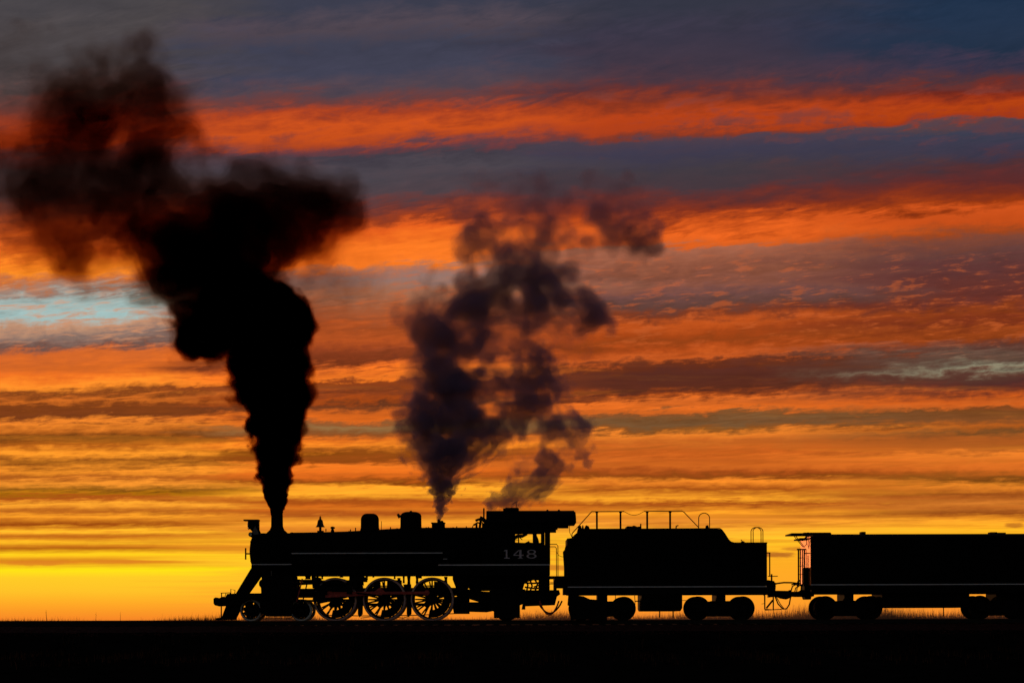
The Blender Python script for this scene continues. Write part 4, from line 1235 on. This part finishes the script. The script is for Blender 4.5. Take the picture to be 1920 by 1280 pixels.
# side sheathing seams and the sliding baggage doors
for px in range(1545, 1925, 24):
    m = MB(); m.pbox(px - 0.4, 1010, px + 0.4, 1095, -0.038, -0.0305); m.build('panel_joint', 'black_iron', body)
m = MB(); m.pbox(1655, 1012, 1716, 1094, -0.06, -0.04); dd = m.build('sliding_door', 'black_paint', car); m = MB(); m.pbox(1711, 1050, 1713, 1062, -0.08, -0.06); m.build('door_handle', 'black_iron', dd)
zt, ze = Z(1003.2, YC), Z(1006.5)
m = MB()
top = [(YC + 1.52 * t / 10, zt - (zt - ze + 0.02) * abs(t / 10) ** 2.4) for t in range(-10, 11)]
m.yz_prism(top + [(YC + 1.52, ze - 0.10), (YC - 1.52, ze - 0.10)], XE + 0.10, XR)
roof = m.build('car_roof', 'black_paint', car, SM)
m = MB(); m.box(X(1478.5, YC), XE + 0.9, YC - 1.0, YC + 1.0, Z(1004.8, YC), Z(1002.2, YC)); m.box(XE - .2, XE + 0.9, YC - .8, YC + .8, Z(1002.2, YC), Z(1000.8, YC)); m.build('end_canopy', 'black_paint', roof)
for (a, b, c, d) in ((1613.5, 998.6, 1622, 1004), (1855, 1000, 1868, 1005), (1868, 1001, 1884, 1005), (1512, 999.4, 1516, 1003)):
    m = MB(); m.box(X(a, YC), X(b if False else c, YC), YC - .25, YC + .25, Z(d, YC), Z(b, YC)); m.build('roof_vent', 'black_paint', roof, bevel=0.02)
# the end platform: diaphragm posts, diagonal braces, ladder, box
for px, yy, rr in ((1501, 0.25, 1.1), (1505, 0.55, 1.0), (1497.5, 1.95, 1.5), (1508.5, 0.35, 1.5), (1501, 2.5, 1.2)):
    m = MB(); m.ptube([(px, 1031), (px, 1100)], yy, rr); m.build('diaphragm_post', 'black_iron', car)
m = MB(); m.ptube([(1494.5, 1031), (1512, 1031)], 0.4, 1.6); m.ptube([(1496, 1062), (1509, 1062)], 0.4, 0.6); m.ptube([(1496, 1047), (1509, 1047)], 0.4, 0.6); m.ptube([(1496, 1078), (1509, 1078)], 0.4, 0.6); m.build('diaphragm_frame', 'black_iron', car)
for a, b, yy in ((1488, 1506.5, 0.6), (1491.5, 1509, 1.0)):
    m = MB(); m.ptube([(a, 1004.5), (b, 1027), (1513, 1021), (1513, 1008)], yy, 0.8); m.build('end_brace', 'black_iron', car)
m = MB(); m.pbox(1508.5, 1065, 1517.5, 1107, 0.55, 0.95); m.ptube([(1515, 1042), (1515, 1066)], 0.6, 0.6); m.pbox(1510, 1037.5, 1519, 1039.2, 0.5, 0.8); m.build('battery_box', 'black_iron', car)
m = MB(); m.pbox(1500, 1009.5, 1519, 1012, 0.5, 2.3); m.ptube([(1517, 1012), (1517, 1030)], 0.4, 0.7); m.build('end_beam', 'black_iron', car)
for pts, rr in (([(1483, 1110), (1486, 1100), (1492, 1097), (1500, 1098)], 1.3), ([(1490, 1112), (1492, 1103), (1499, 1100)], 1.1), ([(1484, 1097), (1498, 1094), (1499, 1088)], 1.4), ([(1494, 1110), (1496, 1090)], 1.0), ([(1502, 1110), (1503, 1096)], 1.4)):
    m = MB(); m.ptube(pts, 0.35, rr); m.build('end_pipe', 'black_iron', car)
m = MB(); m.prism([(1480, 1110), (1498, 1110), (1506, 1106), (1524, 1106), (1524, 1119), (1519, 1120), (1518, 1125), (1508, 1125), (1506, 1120), (1492, 1120), (1480, 1119)], YC - .4, YC + .4, YC); m.build('buffer_beam', 'black_iron', car)
m = MB(); m.box(XE + 0.03, XR, 0.15, 2.75, Z(1114.5), Z(1112)); m.build('underframe', 'black_iron', car)
m = MB(); m.prism([(1654, 1112), (1818, 1112), (1818, 1136), (1812, 1141), (1658, 1141), (1654, 1136)], 0.2, 2.7, 0.2); m.build('equipment_box', 'black_paint', car, bevel=0.02)
m = MB(); m.prism([(1868, 1112), (1935, 1112), (1935, 1128), (1868, 1128)], 0.5, 2.4, 0.5); m.build('water_tank', 'black_paint', car)
cwheel = disc_wheel('car_wheel', 21.5 * S)
truck(car, 1548, 1633, 21.5, cwheel)
truck(car, 1838, 1915, 21.5, cwheel)
m = MB(); m.ptube([(1769, 1140), (1769, 1157)], 1.0, 1.0); m.build('drain_pipe', 'black_iron', car)


# ------------------------------------------------------------------ smoke and steam
def bspline(n, l, off):
    """Cubic B-spline weights from a lattice of l points onto n samples."""
    t = np.linspace(0, l - 4.001, n) if n > 1 else np.zeros(1)
    i = t.astype(int); f = t - i
    w = np.zeros((n, l), np.float32); k = np.arange(n)
    w[k, i] = (1 - f) ** 3 / 6
    w[k, i + 1] = (3 * f ** 3 - 6 * f ** 2 + 4) / 6
    w[k, i + 2] = (-3 * f ** 3 + 3 * f ** 2 + 3 * f + 1) / 6
    w[k, i + 3] = f ** 3 / 6
    return w


def value_noise(shape, cell, g):
    ls = [max(5, int(round(n / cell)) + 4) for n in shape]
    lat = g.standard_normal(ls).astype(np.float32)
    a = np.tensordot(bspline(shape[0], ls[0], 0), lat, (1, 0))
    a = np.tensordot(bspline(shape[1], ls[1], 0), a, (1, 1)).transpose(1, 0, 2)
    a = np.tensordot(a, bspline(shape[2], ls[2], 0), (2, 1))
    return a * 1.6


def fbm(shape, cell, octaves, g, gain=0.55, billow=False):
    out = np.zeros(shape, np.float32); amp = 1.0; tot = 0
    for _ in range(octaves):
        v = value_noise(shape, cell, g)
        out += amp * ((np.abs(v) - 0.55) * -1.3 if billow else v); tot += amp
        amp *= gain; cell /= 2.1
        if cell < 2.2: break
    return out / tot


def surface_net(f, iso):
    """Closed quad surface where f crosses iso (vertices in index space)."""
    ins = f > iso
    c = np.zeros([n - 1 for n in f.shape], np.int8)
    sl_ = (slice(None, -1), slice(1, None))
    for a in (0, 1):
        for b in (0, 1):
            for d in (0, 1):
                c += ins[sl_[a], sl_[b], sl_[d]]
    act = (c > 0) & (c < 8)
    ids = np.full(act.shape, -1, np.int32)
    ai = np.argwhere(act)
    if len(ai) == 0: return None
    ids[act] = np.arange(len(ai))
    acc = np.zeros((len(ai), 3), np.float32); cnt = np.zeros(len(ai), np.float32)
    corner = {}
    for a in (0, 1):
        for b in (0, 1):
            for d in (0, 1):
                corner[a, b, d] = f[ai[:, 0] + a, ai[:, 1] + b, ai[:, 2] + d] - iso
    for ax in range(3):
        for p in (0, 1):
            for q in (0, 1):
                k0 = [p, q]; k0.insert(ax, 0); k1 = [p, q]; k1.insert(ax, 1)
                v0, v1 = corner[tuple(k0)], corner[tuple(k1)]
                x = (v0 > 0) != (v1 > 0)
                t = np.where(x, v0 / np.where(np.abs(v0 - v1) < 1e-9, 1, v0 - v1), 0)
                pos = np.tile(np.array(k0, np.float32), (len(ai), 1)); pos[:, ax] += t
                acc += pos * x[:, None]; cnt += x
    v = ai + acc / cnt[:, None]
    quads = []
    for ax in range(3):
        lo = [slice(None)] * 3; hi = [slice(None)] * 3
        lo[ax] = slice(None, -1); hi[ax] = slice(1, None)
        x0, x1 = ins[tuple(lo)], ins[tuple(hi)]
        e = np.argwhere(x0 != x1)
        o1, o2 = [k for k in range(3) if k != ax]
        ok = (e[:, o1] > 0) & (e[:, o2] > 0) & (e[:, o1] < f.shape[o1] - 1) & (e[:, o2] < f.shape[o2] - 1)
        e = e[ok]
        def cell_id(d1, d2):
            g_ = e.copy(); g_[:, o1] -= d1; g_[:, o2] -= d2
            return ids[g_[:, 0], g_[:, 1], g_[:, 2]]
        qd = np.stack([cell_id(1, 1), cell_id(0, 1), cell_id(0, 0), cell_id(1, 0)], 1)
        flip = x0[e[:, 0], e[:, 1], e[:, 2]]
        if ax == 1: flip = ~flip
        qd[~flip] = qd[~flip][:, ::-1]
        quads.append(qd)
    return v, np.concatenate(quads)


def smoke_material(name, density, color, absorb, aniso, solid=False):
    m = bpy.data.materials.new(name); m.use_nodes = True
    t = m.node_tree; t.nodes.clear()
    out = t.nodes.new('ShaderNodeOutputMaterial')
    if color is None:      # soot: it swallows light and scatters next to none
        v = t.nodes.new('ShaderNodeVolumeAbsorption')
        v.inputs['Color'].default_value = (*absorb, 1)
    else:
        v = t.nodes.new('ShaderNodeVolumePrincipled')
        v.inputs['Color'].default_value = (*color, 1)
        v.inputs['Absorption Color'].default_value = (*absorb, 1)
        v.inputs['Anisotropy'].default_value = aniso
        v.inputs['Density Attribute'].default_value = ''
    v.inputs['Density'].default_value = density
    t.links.new(v.outputs[0], out.inputs['Volume'])
    if solid:      # the body of the plume, clear at its surface
        rgb = t.nodes.new('ShaderNodeRGB'); rgb.outputs[0].default_value = (1, 1, 1, 1)
        tr = t.nodes.new('ShaderNodeBsdfTransparent'); t.links.new(rgb.outputs[0], tr.inputs[0])
        t.links.new(tr.outputs[0], out.inputs['Surface'])
    return m


def plume(name, label, cat, rows, puffs, nx, depth, levels, color, absorb, body, base, seed, warp=0.10, aniso=0.2, steam=False, root=None, grain=1 / 6, fine=None):
    """rows: (py, px left, px right) bounds; puffs: (px, py, radius px, density, softness, raggedness)."""
    g = np.random.default_rng(seed)
    rows = sorted(rows, key=lambda r_: -r_[0])
    yb = [r_[0] for r_ in rows]
    def bounds(py):
        return np.interp(-np.asarray(py, float), [-v for v in yb], [r_[1] for r_ in rows]), np.interp(-np.asarray(py, float), [-v for v in yb], [r_[2] for r_ in rows])
    pys = [rows[0][0]]
    while pys[-1] > rows[-1][0]:
        l, r_ = bounds(pys[-1]); pys.append(pys[-1] - (r_ - l) / nx)
    pys = np.array(pys, np.float32); nz = len(pys)
    L, Rr = bounds(pys); vox = (Rr - L) / nx
    ny = int(nx * depth)
    shape = (nx, ny, nz)
    u = (np.arange(nx, dtype=np.float32) + 0.5)[:, None, None]
    w = (np.arange(ny, dtype=np.float32) + 0.5 - ny / 2)[None, :, None]
    vz = vox.astype(np.float32)[None, None, :]
    big = min(26.0, nx * grain)
    wx = value_noise(shape, big, g); wy = value_noise(shape, big, g); wz = value_noise(shape, big, g)
    w2 = value_noise(shape, big * 0.42, g); w3 = value_noise(shape, big * 0.42, g)
    w4 = value_noise(shape, big * 0.19, g); w5 = value_noise(shape, big * 0.19, g)
    kx = 0.17 * nx * warp
    px = L.astype(np.float32)[None, None, :] + (u + kx * 0.55 * wx + kx * 0.65 * w2 + kx * 0.42 * w4) * vz
    pyy = pys[None, None, :] + (kx * 0.55 * wz + kx * 0.65 * w3 + kx * 0.42 * w5) * vz
    dep = (w + kx * 0.55 * wy) * vz
    nb = fbm(shape, big * 0.80, 2, g, 0.6, True) + 0.55 * fbm(shape, big * 0.36, 3, g, 0.6, True)
    nf = fbm(shape, big * 0.50, 5, g, 0.82) * 1.5
    mod = np.exp((0.38 if steam else 0.50) * fbm(shape, big * 0.8, 4, g, 0.75) * 1.6)
    dens = np.zeros(shape, np.float32)
    for (cx, cy_, r, dn, soft, rag) in puffs:
        dd = g.normal(0, 0.22) * r
        if steam: dn = 1.62 * dn ** 0.62 * (22.0 / r) ** (0.7 if r > 22 else 1.0)
        elif dn < 3: dn = dn * 0.78
        r = r * (0.92 + 0.70 * soft)
        rr = r * 1.25
        k0, k1 = np.searchsorted(-pys, -(cy_ + rr * 1.6)), np.searchsorted(-pys, -(cy_ - rr * 1.6))
        if k1 <= k0: continue
        s = (slice(None), slice(None), slice(k0, k1))
        d = np.sqrt((px[s] - cx) ** 2 + (pyy[s] - cy_) ** 2 + (dep[s] - dd) ** 2) / r
        fld = 1.0 - d + 0.42 * nb[s] * (1 - 0.5 * rag) + ((0.24 if steam else 0.07) + rag * 1.0) * nf[s]
        v = np.clip(fld / soft, 0, 1); v = v * v * (3 - 2 * v) * dn
        dens[s] = np.maximum(dens[s], v) + 0.25 * np.minimum(dens[s], v)
    dens *= mod
    dens[0] = dens[-1] = 0; dens[:, 0] = dens[:, -1] = 0; dens[:, :, 0] = dens[:, :, -1] = 0
    root = root or thing(name, label, cat, None, base)
    # the layer that shows most keeps the full grid, the others half of it
    hs = [n // 2 * 2 for n in shape]
    half = dens[:hs[0], :hs[1], :hs[2]].reshape(hs[0] // 2, 2, hs[1] // 2, 2, hs[2] // 2, 2).mean((1, 3, 5))
    half[0] = half[-1] = 0; half[:, 0] = half[:, -1] = 0; half[:, :, 0] = half[:, :, -1] = 0
    fine = (body, body + 1) if fine is None else fine
    prev = 0.0
    for i, lv in enumerate(levels):
        res = surface_net(dens if i in fine else half, lv)
        if res is None: break
        v, q = res
        if i not in fine: v = v * 2 + 0.5
        k = v[:, 2]; kk = np.arange(nz)
        l = np.interp(k, kk, L); vx = np.interp(k, kk, vox); py = np.interp(k, kk, pys)
        yv2 = YC + (v[:, 1] + 0.5 - ny / 2) * vx * S * (CAM_D + YC) / CAM_D
        co = np.stack([(l + (v[:, 0] + 0.5) * vx - 960) * S * (CAM_D + YC) / CAM_D, yv2, ZC + (1160 - py) * S * (CAM_D + YC) / CAM_D], 1)
        nxt = levels[i + 1] if i + 1 < len(levels) else lv * 1.6
        target = math.sqrt(lv * nxt)
        me = bpy.data.meshes.new('smoke_layer')
        nv, nq = len(co), len(q)
        me.vertices.add(nv); me.vertices.foreach_set('co', co.astype(np.float32).ravel())
        me.loops.add(nq * 4); me.loops.foreach_set('vertex_index', q.astype(np.int32).ravel())
        me.polygons.add(nq); me.polygons.foreach_set('loop_start', np.arange(0, nq * 4, 4, dtype=np.int32))
        me.update(calc_edges=True)
        me.materials.append(smoke_material(name + '_air', target - prev, color, absorb, aniso, i == body))
        prev = target
        o = bpy.data.objects.new('dense_core' if i > body else ('billow' if i == body else 'thin_veil'), me)
        COL.objects.link(o); attach(o, root)
    return root


A = [  # black smoke from the stack
    (520, 962, 10, 90, .2, 0), (519.5, 954, 11, 90, .2, .02), (519.5, 945, 13, 80, .2, .04), (519, 936, 15, 60, .2, .06), (520, 924, 18, 50, .2, .1), (518, 910, 21, 30, .22, .16), (519, 895, 24, 22, .25, .25), (517, 878, 26, 12, .25, .25), (530, 862, 22, 11, .25, .25), (512, 856, 26, 11, .25, .25),
    (520, 838, 36, 11, .25, .22), (536, 826, 28, 11, .25, .2), (506, 822, 27, 11, .25, .2), (520, 805, 41, 11, .25, .2), (540, 796, 30, 11, .22, .2), (497, 795, 27, 10, .25, .22), (522, 775, 44, 11, .25, .2), (507, 760, 43, 10, .3, .2), (532, 752, 42, 10, .25, .2), (555, 738, 30, 6, .25, .12),
    (510, 728, 50, 10, .3, .2), (490, 718, 45, 9, .4, .25), (525, 700, 52, 10, .25, .15), (548, 682, 38, 10, .2, .1), (552, 665, 30, 10, .2, .1), (500, 670, 66, 10, .3, .15), (482, 684, 34, 5, .45, .3), (515, 630, 62, 10, .25, .1), (545, 605, 34, 9, .2, .1), (520, 585, 52, 9, .2, .1), (480, 575, 55, 9, .2, .1),
    (450, 600, 72, 10, .2, .1), (410, 610, 58, 10, .2, .1), (385, 625, 42, 9, .22, .12), (372, 590, 40, 8, .3, .2), (405, 570, 48, 9, .25, .15), (440, 555, 40, 8, .3, .15), (350, 610, 30, 1.6, .5, .5), (345, 640, 22, 1.2, .5, .5), (470, 535, 30, 1.6, .5, .4),
    (568, 733, 17, 5, .3, .15), (570, 690, 15, 8, .25, .12), (564, 604, 14, 8, .25, .12), (440, 512, 52, 2.8, .5, .3), (485, 500, 46, 2.6, .5, .3), (355, 528, 46, 2.4, .5, .35), (405, 525, 45, 2.4, .6, .4), (360, 515, 45, 1.4, .6, .5), (300, 510, 45, 1.2, .6, .5), (270, 500, 38, 1.0, .6, .5),
    (285, 460, 52, 1.9, .5, .3), (330, 450, 66, 1.9, .5, .25), (385, 450, 78, 2.2, .5, .2), (430, 455, 66, 1.8, .5, .25), (480, 440, 58, 1.5, .5, .3), (530, 440, 55, 2.0, .5, .25), (560, 400, 58, 1.3, .6, .25), (500, 385, 60, 1.4, .6, .25), (450, 380, 50, 1.1, .6, .25), (600, 400, 58, 1.5, .6, .3), (635, 400, 46, 1.0, .7, .3), (590, 360, 46, 1.0, .7, .3), (600, 450, 50, .5, .8, .4), (640, 450, 45, .35, .9, .5),
    (370, 400, 70, 1.2, .6, .25), (310, 350, 80, 1.3, .6, .25), (250, 320, 75, 1.1, .6, .25), (200, 310, 70, .9, .7, .25), (330, 300, 52, .7, .7, .3), (280, 270, 55, .7, .8, .3), (240, 380, 80, .9, .7, .3),
    (210, 210, 95, .95, .8, .3), (150, 190, 80, .85, .8, .3), (270, 200, 72, .8, .8, .3), (190, 140, 62, .75, .8, .3), (120, 230, 80, .75, .8, .3), (310, 230, 60, .6, .9, .3), (230, 125, 48, .5, .9, .4), (250, 250, 80, .9, .8, .3),
    (60, 290, 95, .55, .9, .3), (110, 330, 95, .7, .8, .3), (-30, 300, 90, .5, .9, .3), (20, 230, 70, .2, .9, .4), (110, 420, 68, 1.2, .7, .25), (108, 455, 48, 1.2, .8, .3), (180, 400, 80, .6, .8, .3), (170, 340, 90, .6, .8, .3), (40, 380, 70, .28, .9, .4),
    (345, 462, 66, 2.8, .5, .25), (420, 450, 72, 2.9, .5, .25), (400, 500, 46, 2.6, .5, .3), (530, 432, 52, 2.6, .5, .3), (300, 330, 62, 1.8, .6, .3), (620, 540, 55, .20, .9, .5), (570, 520, 55, .22, .9, .5), (670, 520, 45, .12, .9, .6), (60, 130, 70, .10, .9, .4), (20, 180, 60, .12, .9, .4)]
SOOT = [0.035, 0.08, 0.17, 0.36, 0.8, 1.8, 4.0, 9.0, 24.0]
smoke = plume('smoke_plume', 'tall plume of black coal smoke rising from the smokestack', 'smoke',
              [(967, 450, 590), (900, 420, 620), (800, 370, 670), (690, 310, 710), (500, 270, 740)],
              [p for p in A if p[3] >= 3 or p[1] > 505], 132, 0.46, SOOT, None, (0.38, 0.18, 0.08), 3, (XC(520), YC, ZCn(957)), 11, 0.12, fine=(4, 5))
plume('smoke_plume', '', '', [(575, -190, 780), (50, -190, 780)],
      [p for p in A if p[3] < 3 and p[1] <= 560], 222, 0.29, SOOT[:7], None, (0.38, 0.18, 0.08), 2, None, 17, 0.13, 0.2, False, smoke, 0.11, (2, 3))

B = [  # steam from the safety valves
    (824, 972, 4, 24, .3, .05), (824.5, 966, 5.5, 20, .3, .06), (825, 958, 7.5, 17, .3, .1), (826, 948, 10.5, 14, .3, .12), (827, 936, 14, 11, .3, .16), (829, 922, 18, 9, .3, .22), (828, 908, 22, 7.5, .3, .25), (833, 893, 26, 5, .3, .25), (828, 876, 31, 5, .3, .25), (845, 868, 26, 4.5, .3, .25),
    (838, 850, 42, 4.6, .35, .2), (865, 848, 30, 3.6, .4, .25), (815, 840, 34, 4, .35, .2), (835, 815, 54, 4.8, .4, .15), (795, 805, 38, 3.8, .4, .2), (875, 815, 40, 3.4, .4, .25), (905, 825, 30, 2.2, .5, .3), (928, 820, 22, 1.6, .5, .35), (780, 775, 28, 3.2, .4, .2), (776, 748, 19, 2.6, .4, .2), (810, 780, 45, 4.0, .4, .15), (850, 780, 48, 4.2, .4, .15), (885, 785, 30, 2.6, .5, .25), (830, 755, 40, 3.2, .5, .2), (865, 755, 34, 2.4, .5, .2),
    (845, 725, 36, 2.4, .6, .2), (850, 700, 38, 2.8, .6, .2), (820, 680, 34, 2.4, .5, .2), (850, 665, 42, 3.4, .5, .15), (845, 635, 44, 3.8, .5, .15), (818, 640, 30, 1.8, .6, .25), (820, 605, 42, 2.2, .5, .2), (860, 605, 42, 2.8, .5, .2), (880, 570, 42, 2.6, .5, .2), (840, 565, 38, 1.5, .6, .3), (905, 545, 44, 2.2, .5, .25), (940, 540, 44, 2.4, .5, .2), (985, 520, 50, 3.6, .5, .2), (1000, 505, 40, 3.2, .5, .2), (1035, 495, 34, 1.8, .6, .3),
    (1025, 545, 40, 2.8, .5, .2), (1050, 560, 36, 3.0, .5, .2), (1080, 575, 30, 2.0, .5, .3), (1105, 592, 27, 2.4, .6, .25), (1132, 584, 18, 2.8, .6, .25), (1118, 606, 20, 1.6, .7, .3), (790, 600, 34, .55, .7, .45), (770, 605, 24, .4, .7, .5), (900, 600, 40, .5, .8, .4), (885, 660, 40, .55, .8, .4), (890, 720, 36, .45, .8, .5), (1010, 580, 36, .4, .8, .45), (960, 590, 36, .25, .9, .5),
    (915, 445, 34, 2.0, .6, .3), (935, 425, 22, 1.6, .6, .3), (905, 470, 24, 1.0, .7, .4), (1003, 415, 32, 1.8, .6, .3), (1025, 425, 26, 1.2, .7, .3), (960, 430, 36, .5, .8, .4), (1000, 460, 34, .8, .7, .4), (970, 480, 36, .7, .8, .4), (1060, 420, 42, .9, .8, .35), (1110, 410, 42, 1.0, .8, .35), (1145, 372, 42, .3, .9, .4), (1140, 420, 38, .8, .8, .35), (1180, 432, 34, 1.3, .7, .35), (1212, 448, 26, 2.4, .6, .3), (1220, 464, 16, 2.2, .6, .3), (1205, 420, 26, .8, .8, .4), (1090, 385, 36, .25, .9, .5), (980, 380, 40, .25, .9, .5), (920, 400, 40, .3, .9, .5), (860, 735, 36, 1.4, .6, .2), (880, 700, 40, .6, .8, .4), (890, 630, 44, .6, .8, .4), (950, 500, 44, 1.2, .6, .3), (930, 560, 40, 1.2, .6, .3), (955, 455, 40, .9, .7, .35), (1035, 450, 38, .7, .7, .35), (1075, 440, 34, .5, .8, .4), (1000, 560, 40, 1.2, .6, .3), (1060, 610, 34, .4, .8, .45), (1050, 390, 40, .4, .8, .4), (1120, 385, 40, .45, .8, .4)]
MIST = [0.07, 0.16, 0.34, 0.7, 1.4, 3.0, 7.0]
VAPOUR, SHADE = (0.44, 0.31, 0.56), (0.36, 0.24, 0.40)
steam = plume('steam_plume', 'tall purple-grey plume of steam rising from the safety valves', 'steam',
              [(979, 795, 855), (900, 765, 900), (850, 735, 970), (690, 715, 985)],
              [p for p in B if p[1] > 715], 118, 0.46, MIST, VAPOUR, SHADE, 2, (XC(824), YC, ZCn(975)), 23, 0.17, 0.0, True, None, 0.14, (3,))
plume('steam_plume', '', '', [(745, 720, 1270), (315, 720, 1270)], [p for p in B if p[1] <= 725], 142, 0.27, MIST[:6], VAPOUR, SHADE, 2, None, 27, 0.19, 0.0, True, steam, 0.085, (2, 3))
Cc = [  # the smaller plume drifting off the cab turret
    (914, 949, 4, 5, .4, .2), (921, 944, 10, 10, .4, .2), (931, 938, 14, 10, .4, .2), (945, 942, 13, 9, .4, .2), (956, 936, 13, 9, .4, .2), (958, 920, 15, 9, .4, .2), (957, 906, 10, 4, .4, .25), (968, 925, 11, 3, .5, .3), (981, 913, 13, 8, .4, .2), (985, 902, 12, 8, .4, .2), (1004, 912, 20, 8, .4, .2), (1008, 896, 16, 7, .4, .2), (1016, 915, 12, 3.5, .4, .25), (1000, 884, 8, 2.5, .5, .3), (1036, 895, 13, 2.0, .6, .35), (1026, 900, 12, 1.4, .6, .4), (980, 930, 14, 1.0, .7, .5),
    (1030, 862, 17, 4.2, .4, .25), (1038, 876, 15, 4.0, .4, .25), (1029, 848, 10, 2.6, .5, .3), (1048, 880, 10, 2.0, .6, .35), (1060, 878, 9, .8, .7, .5), (1095, 857, 14, 3.0, .5, .3), (1098, 871, 10, 2.2, .5, .35), (1092, 845, 10, 1.6, .6, .4), (1103, 840, 12, .7, .7, .5),
    (1072, 808, 27, 1.6, .6, .35), (1090, 812, 20, 1.4, .6, .35), (1055, 800, 24, 1.0, .7, .4), (1050, 785, 26, .8, .7, .4), (1020, 780, 26, .5, .8, .45), (970, 782, 28, 2.4, .5, .3), (955, 800, 22, 1.0, .6, .35), (1000, 800, 22, .3, .8, .5), (990, 870, 20, .22, .8, .6), (1060, 840, 22, .25, .8, .6), (960, 770, 24, 1.2, .6, .4),
    (985, 742, 42, 2.8, .5, .2), (1010, 750, 32, 2.4, .5, .25), (1012, 722, 36, 2.8, .5, .2), (1020, 700, 30, 3.2, .45, .2), (1005, 690, 30, 2.6, .5, .25), (975, 715, 36, 2.0, .6, .25), (945, 715, 34, .9, .7, .4), (985, 670, 28, 1.2, .7, .35), (970, 660, 24, .8, .7, .4), (1000, 655, 22, .8, .7, .4), (925, 740, 30, .15, .8, .5), (985, 775, 32, 1.4, .6, .35), (1030, 800, 30, .9, .7, .4), (1020, 880, 16, 1.6, .6, .35), (970, 900, 12, 2.0, .5, .3)]
plume('steam_plume', 'broken wisps of steam drifting from the turret above the cab', 'steam',
      [(958, 890, 1030), (900, 885, 1120), (800, 880, 1130), (630, 880, 1110)],
      Cc, 126, 0.40, MIST[:6], VAPOUR, SHADE, 2, (XC(914), YC, ZCn(952)), 31, 0.13, 0.0, True, None, 0.10, (2,))
